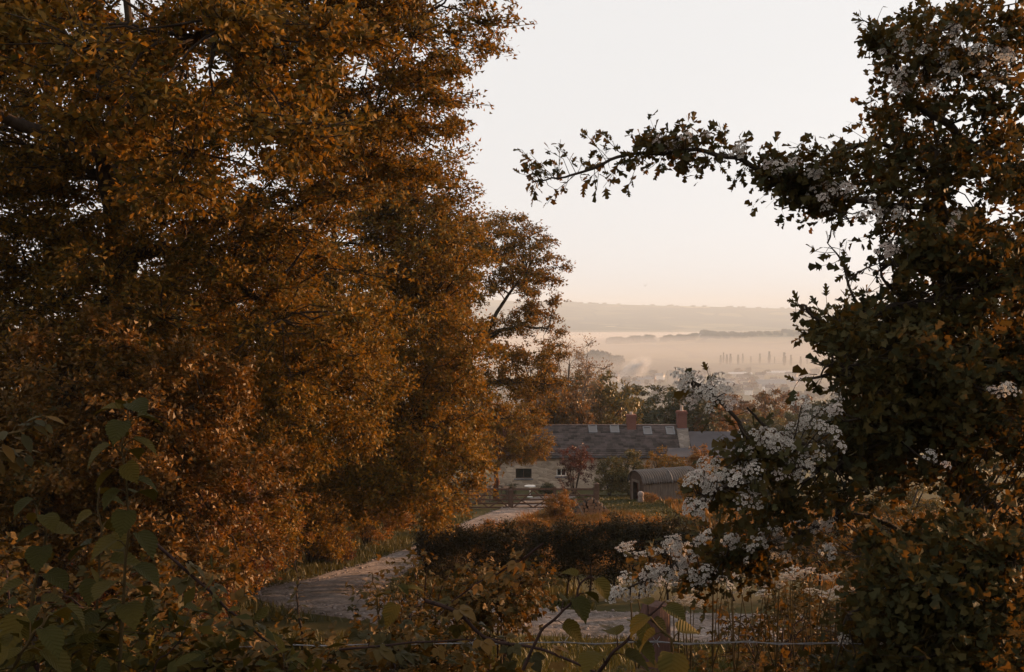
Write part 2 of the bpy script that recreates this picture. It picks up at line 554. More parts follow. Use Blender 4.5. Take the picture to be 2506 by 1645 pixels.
def grow(limbs, centers, ell_c, rcl, nt, nl, lsize, flat=0.6, jit=0.06, up=0.6, br=1.0, twig=True, tdroop=0.0, fine=False):
    """limbs: list of (pts, r0, r1). Every clump centre is joined to the nearest limb; twigs spread from it and carry the leaves.
    returns wood (V,F) and leaf arrays"""
    wood, nodes = [], []
    for pts, r0, r1 in limbs:
        m = max(5, len(pts) * 4)
        s = wobble(spline(pts, m), r0 * 0.25)
        rad = np.linspace(1, 0, m) ** 0.8 * (r0 - r1) + r1
        wood.append(tubes_np(s[None], rad[None], 8 if r0 > 0.05 else 6))
        nodes.append(s[m // 4:])
    nodes = np.vstack(nodes)
    C = np.array(centers)
    n = len(C)
    d = np.linalg.norm(C[:, None, :] - nodes[None, :, :], axis=2) + 0.6 * np.maximum(0, nodes[None, :, 2] - C[:, None, 2])
    S = nodes[np.argmin(d, axis=1)]
    L = np.linalg.norm(C - S, axis=1)
    mid = (S + C) / 2 + np.array((0, 0, 1)) * (L * 0.12)[:, None] + rng.normal(0, 0.10, (n, 3)) * L[:, None]
    t = np.linspace(0, 1, 7)[None, :, None]
    B = S[:, None, :] * (1 - t) ** 2 + 2 * mid[:, None, :] * t * (1 - t) + C[:, None, :] * t ** 2
    B[:, 1:-1] += rng.normal(0, 0.02, (n, 5, 3)) * L[:, None, None]
    r0 = np.clip(0.012 * L, 0.006, 0.06) * br
    wood.append(tubes_np(B, r0[:, None] * np.linspace(1, 0.35, 7)[None, :], 5))
    # twigs
    ell_c = np.asarray(ell_c)
    out = norm(C - (ell_c if ell_c.ndim == 2 else ell_c[None, :]))
    rc = rcl * rng.uniform(0.7, 1.35, n)
    dirs = norm(rng.normal(0, 1, (n, nt, 3)) + out[:, None, :] * 0.7)
    dirs[:, :, 2] *= flat
    dirs[:, :, 2] -= tdroop
    ln = rc[:, None] * rng.uniform(0.45, 1.15, (n, nt))
    st = C[:, None, :] - dirs * (ln * 0.1)[:, :, None]
    en = C[:, None, :] + dirs * ln[:, :, None]
    md = (st + en) / 2 + rng.normal(0, 0.08, (n, nt, 3)) * ln[:, :, None]
    TW = np.stack([st, md, en], axis=2).reshape(-1, 3, 3)
    if twig:
        rr = np.clip(rc * 0.012, 0.0015, 0.012) * br
        if not fine:                            # on most plants a twig is one straight sliver
            rr = np.repeat(rr, nt)[::2, None] * np.array((1.0, 0.4))[None, :]
            wood.append(tubes_np(TW[::2, (0, 2)], rr, 3))
        else:
            rr = np.repeat(rr, nt)[:, None] * np.array((1.0, 0.7, 0.35))[None, :]
            wood.append(tubes_np(TW, rr, 3))
    # leaves
    N = n * nt
    tt = rng.beta(2.0, 1.2, (N, nl))
    a = TW[:, None, 0] * ((1 - tt) * (1 - 2 * tt))[:, :, None] + TW[:, None, 1] * (4 * tt * (1 - tt))[:, :, None] + TW[:, None, 2] * (tt * (2 * tt - 1))[:, :, None]
    pos = a + rng.normal(0, jit, (N, nl, 3))
    tw = np.repeat((TW[:, 2] - TW[:, 0])[:, None, :], nl, axis=1)
    td = norm(tw) * 0.8 + rng.normal(0, 0.7, (N, nl, 3))
    nr = rng.normal(0, 0.7, (N, nl, 3)) + np.array((0, 0, up)) + np.repeat(np.repeat(out, nt, axis=0)[:, None, :], nl, axis=1) * 0.3
    sz = lsize * rng.uniform(0.65, 1.25, (N, nl))
    return merge_np(wood), (pos.reshape(-1, 3), nr.reshape(-1, 3), td.reshape(-1, 3), sz.ravel())


def fill(ells, n, shell=0.55, mind=0.0, voids=()):
    """clump centres inside a union of ellipsoids [(c, r, weight)], thrown towards the outside of each; kept apart by mind"""
    w = np.array([e[2] if len(e) > 2 else e[1][0] * e[1][1] * e[1][2] for e in ells], float)
    w /= w.sum()
    out, own = [], []
    tries = 0
    while len(out) < n and tries < n * 60:
        tries += 1
        i = rng.choice(len(ells), p=w)
        c, r = np.array(ells[i][0], float), np.array(ells[i][1], float)
        d = norm(rng.normal(0, 1, 3))
        p = c + d * r * (rng.random() ** (1 - shell * 0.85))
        bad = False
        for vc, vr in voids:
            if np.sum(((p - np.array(vc)) / np.array(vr)) ** 2) < 1: bad = True; break
        if bad: continue
        if mind > 0 and out and np.min(np.sum((np.array(out) - p) ** 2, axis=1)) < mind * mind: continue
        out.append(p); own.append(c)
    return np.array(out), np.array(own)


def plant(name, label, cat, base, limbs, centers, own, rcl, nt, nl, lsize, tmpl, leafmat, wood='bark', crown='crown', trunk='trunk', group=None,
          singles=0, single_name='leaf', tkey=None, tiers=(), bulk=None, **kw):
    root = empty(name, base, label, cat, group)
    (wv, wf), (pos, nr, td, sz) = grow(limbs, centers, own, rcl, nt, nl, lsize, **kw)
    link(trunk, mesh_np(trunk, wv, wf, smooth=True), M[wood], root, True)
    if singles:
        # the leaves that show largest and in front become objects of their own
        u = 1253 + pos[:, 0] / np.maximum(pos[:, 1], 0.1) * FPX
        v = 822.5 - ((pos[:, 2] - EYE) / np.maximum(pos[:, 1], 0.1) + math.tan(PITCH)) * FPX
        vis = (u > 0) & (u < 2506) & (v > 0) & (v < 1640)
        score = np.where(vis, sz / pos[:, 1] * (1 + 0.25 * rng.random(len(sz))), 0) - 0.02 * pos[:, 1]
        # prefer the camera side of the plant
        pick = np.argsort(-score)[:singles]
        mask = np.zeros(len(pos), bool); mask[pick] = True
        single_leaves(single_name, pos[mask], nr[mask], td[mask], sz[mask], tkey, tmpl, leafmat, root)
        pos, nr, td, sz = pos[~mask], nr[~mask], td[~mask], sz[~mask]
    for ymax, tm in tiers:                      # nearer leaves carry more of their outline
        m = pos[:, 1] < ymax
        if m.any():
            leaf_object(crown, pos[m], nr[m], td[m], sz[m], tm, leafmat, root)
            pos, nr, td, sz = pos[~m], nr[~m], td[~m], sz[~m]
    if len(pos):
        leaf_object(crown, pos, nr, td, sz, bulk if bulk is not None else tmpl, leafmat, root)
    return root

# ------------------------------------------------------------------ terrain
_py = [-120, 0, 2.5, 5, 10, 16, 19.8, 23.5, 31, 38, 47, 56, 62, 74, 84, 110, 200, 300, 500, 800, 1100, 2500, 4300, 4800, 5600, 6400, 8000, 9500]
_pz = [8, 0, -0.15, -0.62, -2.3, -4.1, -4.9, -5.32, -6.78, -7.73, -8.6, -9.31, -9.9, -11.4, -13.0, -17, -32, -45, -65, -82, -88, -92, -80, -62, 0, 100, 80, 50]
_gy = np.concatenate([np.arange(-120, 130, 0.5), np.geomspace(130, 9500, 700)])
_gz = np.interp(_gy, _py, _pz)
_k = np.ones(7) / 7
_gz = np.convolve(np.pad(_gz, 3, mode='edge'), _k, mode='valid')

TRACK = spline([(20, 19.2), (13, 20.3), (8, 21), (3, 21.5), (-0.4, 22.4), (-3.6, 24.3), (-5.3, 27.2), (-5.4, 30.5), (-4.4, 35), (-3, 41), (-1.5, 48), (0.3, 55), (1.6, 60), (3.4, 66)], 220)
TRACK_W = np.interp(np.linspace(0, 1, 220), [0, .45, .52, .6, 1], [3.2, 3.4, 3.6, 2.3, 2.6])


def H(x, y):
    x = np.asarray(x, float); y = np.asarray(y, float)
    z = np.interp(y, _gy, _gz)
    near = np.clip(1 - y / 150, 0, 1)
    z = z + near * np.clip(y / 12, 0, 1) * 0.05 * np.maximum(0, -x - 8.5)
    z = z + near * (0.22 * vnoise(x / 5, y / 5, 1) + 0.06 * vnoise(x / 1.6, y / 1.6, 2))
    far = np.clip((y - 300) / 1500, 0, 1)
    z = z + far * (5 * vnoise(x / 700, y / 500, 3) + 2 * vnoise(x / 160, y / 140, 4))
    ridge = np.exp(-((y - 2950 - 0.1 * x) / 420) ** 2)
    z = z + ridge * np.clip((x - 150) * 0.062, -6, 75)
    hill = np.clip((y - 4700) / 1700, 0, 1)
    z = z + hill * (-0.03 * np.clip(x, -900, 3200) + 14 * vnoise(x / 1500, y / 1200, 5) + 8 * vnoise(x / 420, y / 500, 6) + 3 * vnoise(x / 90, y / 200, 8))
    return z


def on_ground(x, y, dz=0.0):
    return np.array((x, y, float(H(x, y)) + dz))


rows = np.concatenate([np.arange(-110, -4, 4.0), np.arange(-4, 70, 0.45), np.arange(70, 130, 1.5), np.geomspace(130, 9300, 150)])
cols = np.linspace(-1, 1, 139)
cols = np.sign(cols) * (0.35 * np.abs(cols) + 0.65 * np.abs(cols) ** 2.2)
half = 45 + np.maximum(rows, 0) * 1.0
X = cols[None, :] * half[:, None]
Y = np.repeat(rows[:, None], len(cols), axis=1)
Z = H(X, Y)
V = np.stack([X, Y, Z], axis=-1).reshape(-1, 3)
V_GROUND = V.copy()
idx = np.arange(len(V)).reshape(X.shape)
F = np.stack([idx[:-1, :-1], idx[:-1, 1:], idx[1:, 1:], idx[1:, :-1]], axis=-1).reshape(-1, 4)


def ground_material():
    t = NT('meadow_and_fields')
    geo = t.n('ShaderNodeNewGeometry')
    pos = geo.outputs['Position']
    n1 = t.noise(0.35, 5, 0.6, pos)
    n2 = t.noise(6.0, 4, 0.7, pos)
    near = t.ramp(t.math('ADD', t.math('MULTIPLY', n1, 0.7), t.math('MULTIPLY', n2, 0.3)),
                  [(0.25, (0.024, 0.022, 0.008)), (0.5, (0.044, 0.038, 0.012)), (0.75, (0.075, 0.052, 0.018))])
    # a patchwork of fields beyond the farm
    vo = t.n('ShaderNodeTexVoronoi', feature='F1')
    vo.inputs['Scale'].default_value = 0.0042
    t.l(pos, vo.inputs['Vector'])
    sep = t.n('ShaderNodeSeparateColor')
    t.l(vo.outputs['Color'], sep.inputs[0])
    fld = t.ramp(sep.outputs[0], [(0.0, (0.035, 0.036, 0.016)), (0.35, (0.085, 0.075, 0.032)), (0.6, (0.23, 0.185, 0.09)), (0.8, (0.05, 0.05, 0.022)), (1.0, (0.40, 0.33, 0.19))])
    ve = t.n('ShaderNodeTexVoronoi', feature='DISTANCE_TO_EDGE')
    ve.inputs['Scale'].default_value = 0.0042
    t.l(pos, ve.inputs['Vector'])
    edge = t.ramp(ve.outputs['Distance'], [(0.02, (1, 1, 1)), (0.045, (0, 0, 0))])
    woods = t.ramp(t.noise(0.0016, 4, 0.6, pos), [(0.5, (0, 0, 0)), (0.56, (1, 1, 1))])
    fld = t.mix(edge, fld, (0.018, 0.018, 0.009))
    fld = t.mix(woods, fld, (0.022, 0.021, 0.011))
    sx = t.n('ShaderNodeSeparateXYZ')
    t.l(pos, sx.inputs[0])
    k = t.ramp(t.math('DIVIDE', sx.outputs['Y'], 1000.0), [(0.12, (0, 0, 0)), (0.3, (1, 1, 1))])
    c = t.mix(k, near, fld)
    return t.done(t.principled(c, 0.95, 0.1, n2, 0.03, 0.7))


ground = link('ground', mesh_np('ground', V, F, smooth=True), ground_material())
tag(ground, 'grassy hillside falling to a broad valley and far ridge', 'ground', kind='structure')

# gravel track: a ribbon laid over the slope
tn = np.gradient(TRACK, axis=0)
tn = tn / np.linalg.norm(tn, axis=1, keepdims=True)
side = np.stack([-tn[:, 1], tn[:, 0]], axis=1)
ac = np.linspace(-1, 1, 13)
edge_j = 1 + 0.16 * vnoise(np.arange(220) / 5.0, np.zeros(220), 11)
PX = TRACK[:, None, :] + side[:, None, :] * (ac[None, :, None] * (TRACK_W * edge_j)[:, None, None] * 0.5)
PZ = H(PX[..., 0], PX[..., 1]) + 0.05 * (1 - np.abs(ac[None, :]) ** 6) + 0.03 - 0.04 * np.exp(-((np.abs(ac[None, :]) - 0.5) / 0.16) ** 2) - 0.05 * (np.abs(ac[None, :]) == 1)
V = np.concatenate([PX, PZ[..., None]], axis=-1).reshape(-1, 3)
idx = np.arange(len(V)).reshape(PX.shape[:2])
F = np.stack([idx[:-1, :-1], idx[:-1, 1:], idx[1:, 1:], idx[1:, :-1]], axis=-1).reshape(-1, 4)


def gravel_material():
    t = NT('gravel')
    geo = t.n('ShaderNodeNewGeometry')
    n1 = t.noise(1.1, 6, 0.7, geo.outputs['Position'])
    n2 = t.noise(7.0, 6, 0.8, geo.outputs['Position'])
    n3 = t.noise(0.45, 4, 0.7, geo.outputs['Position'], 1.5)
    c = t.ramp(n1, [(0.3, (0.095, 0.072, 0.060)), (0.5, (0.19, 0.150, 0.130)), (0.7, (0.31, 0.25, 0.22))])
    c = t.mix(0.9, c, t.ramp(n2, [(0.36, (0.25, 0.25, 0.25)), (0.5, (0.9, 0.9, 0.9)), (0.66, (1.5, 1.5, 1.5))]), 'MULTIPLY')
    c = t.mix(t.ramp(n3, [(0.56, (0, 0, 0)), (0.66, (1, 1, 1))]), c, (0.055, 0.042, 0.020))      # damp mud and moss
    return t.done(t.principled(c, 0.92, 0.2, n2, 0.05, 1.0))


M['gravel'] = gravel_material()
track = link('track', mesh_np('track', V, F, smooth=True), M['gravel'])
tag(track, 'pale gravel track curving from the foreground to the farm gates', 'track', kind='structure')


def track_dist(x, y):
    p = np.stack([np.asarray(x), np.asarray(y)], axis=-1)
    d = np.linalg.norm(p[:, None, :] - TRACK[None, ::4, :], axis=2)
    i = np.argmin(d, axis=1)
    return d[np.arange(len(i)), i] / (TRACK_W[::4][i] / 2)


# loose stones on the track
n = 7000
i = rng.integers(0, 205, n)
a = rng.uniform(-1, 1, n) * 0.98
sx = TRACK[i] + side[i] * (a * TRACK_W[i] / 2)[:, None] + rng.normal(0, 0.15, (n, 2))
sz = rng.uniform(0.014, 0.055, n) * rng.choice([0.7, 1.1, 1.8], n, p=[0.6, 0.3, 0.1])
oct_v = np.array([(1, 0, 0), (0, 1, 0), (-1, 0, 0), (0, -1, 0), (0, 0, 0.7), (0, 0, -0.7)], float)
oct_f = np.array([(0, 1, 4), (1, 2, 4), (2, 3, 4), (3, 0, 4), (1, 0, 5), (2, 1, 5), (3, 2, 5), (0, 3, 5)])
c = np.concatenate([sx, (H(sx[:, 0], sx[:, 1]) + 0.045)[:, None]], axis=1)
ang = rng.uniform(0, 6.28, n)
ov = oct_v[None] * (1 + rng.normal(0, 0.25, (n, 6, 1)))
rx = ov[..., 0] * np.cos(ang)[:, None] - ov[..., 1] * np.sin(ang)[:, None]
ry = ov[..., 0] * np.sin(ang)[:, None] + ov[..., 1] * np.cos(ang)[:, None]
V = c[:, None, :] + np.stack([rx, ry, ov[..., 2]], axis=-1) * sz[:, None, None]
F = oct_f[None] + (np.arange(n) * 6)[:, None, None]
M['stone_chip'] = noisy_mat('stone_chip', (0.16, 0.13, 0.12), (0.38, 0.31, 0.28), 8, 0.9)
st = link('gravel_stones', mesh_np('gravel_stones', V.reshape(-1, 3), F.reshape(-1, 3), np.repeat(rng.random(n), 6)), M['stone_chip'])
tag(st, 'loose pale stones scattered over the gravel track', 'gravel', kind='stuff')


def grass_patch(name, label, n, xr, yr, hmin, hmax, mat, keep=None, width=0.012, tr=1.05):
    x = rng.uniform(xr[0], xr[1], n); y = rng.uniform(yr[0], yr[1], n)
    m = track_dist(x, y) > tr + 0.25 * rng.random(n)
    m &= np.abs(x) < 0.56 * y + 1.5
    if keep is not None: m &= keep(x, y)
    x, y = x[m], y[m]
    n = len(x)
    z = H(x, y) - 0.01
    h = rng.uniform(hmin, hmax, n) * (0.7 + 0.9 * (vnoise(x / 1.3, y / 1.3, 21) + 0.5))
    a = rng.uniform(0, 6.28, n)
    lean = rng.normal(0, 0.33, (n, 2)) * h[:, None]
    w = width * rng.uniform(0.7, 1.5, n)
    b0 = np.stack([x + np.cos(a) * w, y + np.sin(a) * w, z], 1)
    b1 = np.stack([x - np.cos(a) * w, y - np.sin(a) * w, z], 1)
    m0 = np.stack([x + np.cos(a) * w * .7 + lean[:, 0] * .35, y + np.sin(a) * w * .7 + lean[:, 1] * .35, z + h * .6], 1)
    m1 = np.stack([x - np.cos(a) * w * .7 + lean[:, 0] * .35, y - np.sin(a) * w * .7 + lean[:, 1] * .35, z + h * .6], 1)
    tp = np.stack([x + lean[:, 0], y + lean[:, 1], z + h], 1)
    if yr[0] > 20:                              # far blades: one sliver each
        V = np.stack([b0, b1, tp], 1).reshape(-1, 3)
        F = np.arange(3 * n).reshape(-1, 3)
        o = link(name, mesh_np(name, V, F, np.repeat(rng.random(n), 3)), mat)
        return tag(o, label, 'grass', kind='stuff')
    V = np.stack([b0, b1, m1, m0, tp], 1).reshape(-1, 3)
    F = (np.array([(0, 1, 2), (0, 2, 3), (3, 2, 4)])[None] + (np.arange(n) * 5)[:, None, None]).reshape(-1, 3)
    o = link(name, mesh_np(name, V, F, np.repeat(rng.random(n), 5)), mat)
    return tag(o, label, 'grass', kind='stuff')


grass_patch('bank_grass', 'short green grass on the bank below the wire fence', 40000, (-7, 9), (14.5, 20.5), 0.06, 0.2, M['grass'], width=0.009)
grass_patch('verge_grass', 'green grass verge along the left edge of the track', 65000, (-12, 2), (22, 52), 0.08, 0.26, M['grass'], width=0.016)
grass_patch('lawn', 'mown green lawn in front of the barrel roofed shed', 22000, (3, 14), (44, 66), 0.05, 0.14, M['grass'], width=0.03)
grass_patch('tall_weeds', 'tall orange weeds and seeding grass between hedge and gates', 46000, (-2.8, 6.5), (33, 53), 0.25, 0.65, M['rough_veg'], width=0.022, tr=1.25,
            keep=lambda x, y: (y < 50) & (x > -3.2 + (y - 33) * 0.18))
grass_patch('field_grass', 'sunlit orange meadow grass beyond the hawthorn', 40000, (9, 34), (26, 60), 0.12, 0.35, M['rough_veg'], width=0.03)

# ------------------------------------------------------------------ air
haze_m = NT('haze_air')
pv = haze_m.n('ShaderNodeVolumePrincipled')
pv.inputs['Color'].default_value = (0.77, 0.89, 1.0, 1)
pv.inputs['Density'].default_value = 0.0002
pv.inputs['Anisotropy'].default_value = 0.0
haze_m.l(pv.outputs[0], haze_m.out.inputs['Volume'])
mb = MB()
ztop = float(V_GROUND[:, 2].max()) + 4
mb.box(-10500, 10500, -300, 9700, float(V_GROUND[:, 2].min()) - 3, max(ztop, 20))
hz = mb.build('haze', haze_m.m)
tag(hz, 'pale pinkish evening haze filling the valley air', 'haze', kind='stuff')


def puff(name, label, cat, loc, rad, dens, col=(0.96, 0.9, 0.86), nz=None, rot=0.0):
    t = NT(name + '_air')
    p = t.n('ShaderNodeVolumePrincipled')
    p.inputs['Color'].default_value = (*col, 1)
    if nz:
        tc = t.n('ShaderNodeTexCoord')
        gr = t.n('ShaderNodeVectorMath', operation='LENGTH')
        t.l(tc.outputs['Object'], gr.inputs[0])
        fall = t.math('POWER', t.math('MAXIMUM', t.math('SUBTRACT', 1.0, gr.outputs['Value']), 0.0), 1.8)
        f = t.math('MULTIPLY', fall,
                   t.math('MAXIMUM', t.math('SUBTRACT', t.noise(nz, 3, 0.6, tc.outputs['Object']), 0.40), 0.0))
        t.l(t.math('MULTIPLY', f, dens), p.inputs['Density'])
    else:
        p.inputs['Density'].default_value = dens
    t.l(p.outputs[0], t.out.inputs['Volume'])
    me = bpy.data.meshes.new(name)
    import bmesh
    bm = bmesh.new()
    bmesh.ops.create_icosphere(bm, subdivisions=3, radius=1.0)
    bm.to_mesh(me); bm.free()
    me.materials.append(t.m)
    o = link(name, me)
    o.location = [float(q) for q in loc]
    o.scale = rad
    o.rotation_euler = (0, rot, 0)
    return tag(o, label, cat, kind='stuff')


puff('valley_mist', 'bank of white mist lying along the valley floor beyond the town', 'mist', (500, 2600, -97), (4200, 2150, 40), 0.00095)
puff('valley_mist', 'thin white mist along the foot of the far ridge', 'mist', (700, 4100, -86), (3800, 700, 22), 0.00035)
sp = P(1550, 908, 1330)
puff('smoke', 'small white plume of smoke rising from the town', 'smoke', sp, (34, 12, 16), 4.0, (0.98, 0.97, 0.97), 3.2, R(-35))

# ------------------------------------------------------------------ cottage
def rubble_material(name, c1, c2, mortar, sc=3.2):
    t = NT(name)
    tc = t.n('ShaderNodeTexCoord')
    mp = t.n('ShaderNodeMapping')
    mp.inputs['Rotation'].default_value = (R(90), 0, 0)
    t.l(tc.outputs['Object'], mp.inputs[0])
    vo = t.n('ShaderNodeTexVoronoi', feature='F1')
    vo.inputs['Scale'].default_value = sc
    sm = t.n('ShaderNodeMapping')
    sm.inputs['Scale'].default_value = (0.7, 1, 1.7)
    t.l(tc.outputs['Object'], sm.inputs[0])
    t.l(sm.outputs[0], vo.inputs['Vector'])
    ve = t.n('ShaderNodeTexVoronoi', feature='DISTANCE_TO_EDGE')
    ve.inputs['Scale'].default_value = sc
    t.l(sm.outputs[0], ve.inputs['Vector'])
    sep = t.n('ShaderNodeSeparateColor')
    t.l(vo.outputs['Color'], sep.inputs[0])
    c = t.ramp(sep.outputs[0], [(0, c1), (1, c2)])
    e = t.ramp(ve.outputs['Distance'], [(0.02, (1, 1, 1)), (0.07, (0, 0, 0))])
    c = t.mix(e, c, mortar)
    c = t.mix(0.6, c, t.ramp(t.noise(0.9, 4, 0.6, tc.outputs['Object']), [(0.3, (0.6, 0.6, 0.6)), (0.7, (1.2, 1.2, 1.2))]), 'MULTIPLY')
    h = t.ramp(ve.outputs['Distance'], [(0.0, (0, 0, 0)), (0.12, (1, 1, 1))])
    return t.done(t.principled(c, 0.92, 0.15, h, 0.03, 0.8))


def brick_material():
    t = NT('red_brick')
    tc = t.n('ShaderNodeTexCoord')
    mp = t.n('ShaderNodeMapping')
    mp.inputs['Rotation'].default_value = (R(90), 0, 0)
    t.l(tc.outputs['Object'], mp.inputs[0])
    b = t.n('ShaderNodeTexBrick')
    b.inputs['Scale'].default_value = 4.5
    b.inputs['Color1'].default_value = (0.15, 0.055, 0.04, 1)
    b.inputs['Color2'].default_value = (0.13, 0.04, 0.032, 1)
    b.inputs['Mortar'].default_value = (0.16, 0.11, 0.09, 1)
    t.l(mp.outputs[0], b.inputs['Vector'])
    return t.done(t.principled(b.outputs['Color'], 0.9, 0.15, b.outputs['Fac'], 0.01, -0.4))


M['rubble'] = rubble_material('rubble_stone', (0.30, 0.225, 0.165), (0.60, 0.47, 0.36), (0.45, 0.36, 0.28))
M['brick'] = brick_material()
M['slate'] = noisy_mat('slate', (0.048, 0.036, 0.036), (0.150, 0.116, 0.110), 1.3, 0.8, 0.2, 0.3, 0.01)
M['slate_grey'] = noisy_mat('grey_slate', (0.046, 0.039, 0.043), (0.074, 0.064, 0.068), 0.8, 0.75, 0.2, 0.2, 0.01)
M['lead'] = noisy_mat('lead', (0.10, 0.10, 0.11), (0.18, 0.175, 0.18), 3.0, 0.6, 0.4)
M['white_paint'] = noisy_mat('white_paint', (0.55, 0.52, 0.48), (0.78, 0.75, 0.71), 2.0, 0.6, 0.3, 0.1)
M['dark_metal'] = noisy_mat('dark_metal', (0.02, 0.02, 0.022), (0.04, 0.04, 0.042), 4.0, 0.5, 0.4, 0.1)
M['pot'] = noisy_mat('clay_pot', (0.30, 0.22, 0.18), (0.5, 0.42, 0.36), 4.0, 0.8)
M['old_timber'] = noisy_mat('old_timber', (0.075, 0.055, 0.043), (0.17, 0.132, 0.108), 5.0, 0.85, 0.15, 0.5, 0.01, stretch=(3, 3, 0.3))
M['dark_timber'] = noisy_mat('dark_timber', (0.03, 0.018, 0.013), (0.075, 0.042, 0.03), 6.0, 0.8, 0.2, 0.4, 0.01)
M['gate_timber'] = noisy_mat('gate_timber', (0.065, 0.036, 0.026), (0.14, 0.08, 0.058), 6.0, 0.8, 0.2, 0.4, 0.01)
M['cut_wood'] = noisy_mat('cut_wood', (0.16, 0.085, 0.05), (0.36, 0.20, 0.12), 12.0, 0.85)
M['tin'] = noisy_mat('corrugated_tin', (0.055, 0.044, 0.039), (0.12, 0.098, 0.088), 1.6, 0.65, 0.3, 0.15, 0.005, stretch=(1, 1, 1))
t = NT('window_glass')
p = t.n('ShaderNodeBsdfPrincipled')
p.inputs['Base Color'].default_value = (0.015, 0.017, 0.017, 1)
p.inputs['Roughness'].default_value = 0.08
p.inputs['Specular IOR Level'].default_value = 0.6
M['glass'] = t.done(p.outputs[0])
t = NT('skylight_glass')
p = t.n('ShaderNodeBsdfPrincipled')
p.inputs['Base Color'].default_value = (0.10, 0.088, 0.085, 1)
p.inputs['Roughness'].default_value = 0.35
p.inputs['Specular IOR Level'].default_value = 0.5
M['sky_glass'] = t.done(p.outputs[0])

HY = 74.0                         # front wall
HX0, HX1 = -1.6, 13.4
HB = float(P(1400, 1208, HY)[2]) - 0.3
EAVE = float(P(1400, 1116, HY - 0.3)[2])
RIDGE = float(P(1400, 1041, HY + 2.9)[2])
RY = HY + 2.9
house = empty('cottage', (6, HY, HB), 'long low stone cottage with grey slate roof, skylights and two brick chimneys', 'cottage')


def uz(u, v, Y):
    p = P(u, v, Y)
    return float(p[0]), float(p[2])


# window openings in the front wall
wins = []
for (u0, u1, v0, v1) in ((1262, 1301, 1147, 1171), (1362, 1386, 1147, 1166), (1476, 1512, 1150, 1173), (1570, 1606, 1150, 1173)):
    x0, z1 = uz(u0, v0, HY); x1, z0 = uz(u1, v1, HY)
    wins.append((x0, x1, z0, z1))
xs = sorted([HX0, HX1] + [w[0] for w in wins] + [w[1] for w in wins])
mb = MB()
TOP = EAVE + 0.06
for a, b in zip(xs[:-1], xs[1:]):
    w = [q for q in wins if abs(q[0] - a) < 1e-6]
    if w:
        mb.box(a, b, HY, HY + 0.45, HB, w[0][2]); mb.box(a, b, HY, HY + 0.45, w[0][3], TOP)
    else:
        mb.box(a, b, HY, HY + 0.45, HB, TOP)
mb.box(HX0, HX1, HY + 5.3, HY + 5.75, HB, TOP)
for x in (HX0, HX1 - 0.45):       # gable ends
    g = [(x, HY + .45, HB), (x, HY + 5.3, HB), (x, HY + 5.3, TOP), (x, RY, RIDGE - .12), (x, HY + .45, TOP)]
    v = g + [(q[0] + .45, q[1], q[2]) for q in g]
    mb.add(v, [(4, 3, 2, 1, 0), (5, 6, 7, 8, 9)] + [(k, (k + 1) % 5, (k + 1) % 5 + 5, k + 5) for k in range(5)])
mb.build('wall', M['rubble'], house, True)
for (x0, x1, z0, z1) in wins:
    f = MB()
    d = HY + 0.16
    for xa, xb in ((x0, x0 + .07), (x1 - .07, x1), ((x0 + x1) / 2 - .03, (x0 + x1) / 2 + .03)): f.box(xa, xb, d, d + .08, z0 + .07, z1 - .07)
    f.box(x0, x1, d, d + .08, z0, z0 + .07); f.box(x0, x1, d, d + .08, z1 - .07, z1)
    fo = f.build('window', M['white_paint'] if x0 > 3 else M['dark_timber'], house, True)
    for xa, xb in ((x0 + .07, (x0 + x1) / 2 - .03), ((x0 + x1) / 2 + .03, x1 - .07)):
        g = MB(); g.box(xa, xb, d + .03, d + .045, z0 + .07, z1 - .07)
        pane = g.build('pane', M['glass'], house, True)
        mw = pane.matrix_parent_inverse.copy(); pane.parent = fo; pane.matrix_parent_inverse = Matrix.Identity(4)
    s = MB(); s.box(x0 - .12, x1 + .12, HY - .09, HY + .15, z0 - .1, z0 - .003)
    s.build('sill', M['lead'], house, True)

# roof slab and slates
pitch = math.atan2(RIDGE - EAVE, RY - (HY - 0.3))


def roof_pt(x, s, lift=0.0, ey=HY - 0.3, ez=EAVE):
    """s metres up the front slope from the eave"""
    return (x, ey + s * math.cos(pitch) - lift * math.sin(pitch), ez + s * math.sin(pitch) + lift * math.cos(pitch))


SL = (RY - (HY - 0.3)) / math.cos(pitch)
rb = MB()
back = 2 * RY - (HY - 0.3)
pr = [(HY - .3, EAVE - .06), (RY, RIDGE - .06), (back, EAVE - .06), (back, EAVE - .14), (RY, RIDGE - .16), (HY - .3, EAVE - .14)]
v = [(HX0 - .1, y, z) for y, z in pr] + [(HX1 + .1, y, z) for y, z in pr]
rb.add(v, [(0, 5, 4, 1), (1, 4, 3, 2), (6, 7, 10, 11), (7, 8, 9, 10), (0, 1, 7, 6), (1, 2, 8, 7), (3, 4, 10, 9), (4, 5, 11, 10), (5, 0, 6, 11), (2, 3, 9, 8)])
roof = rb.build('roof', M['slate'], house, True)


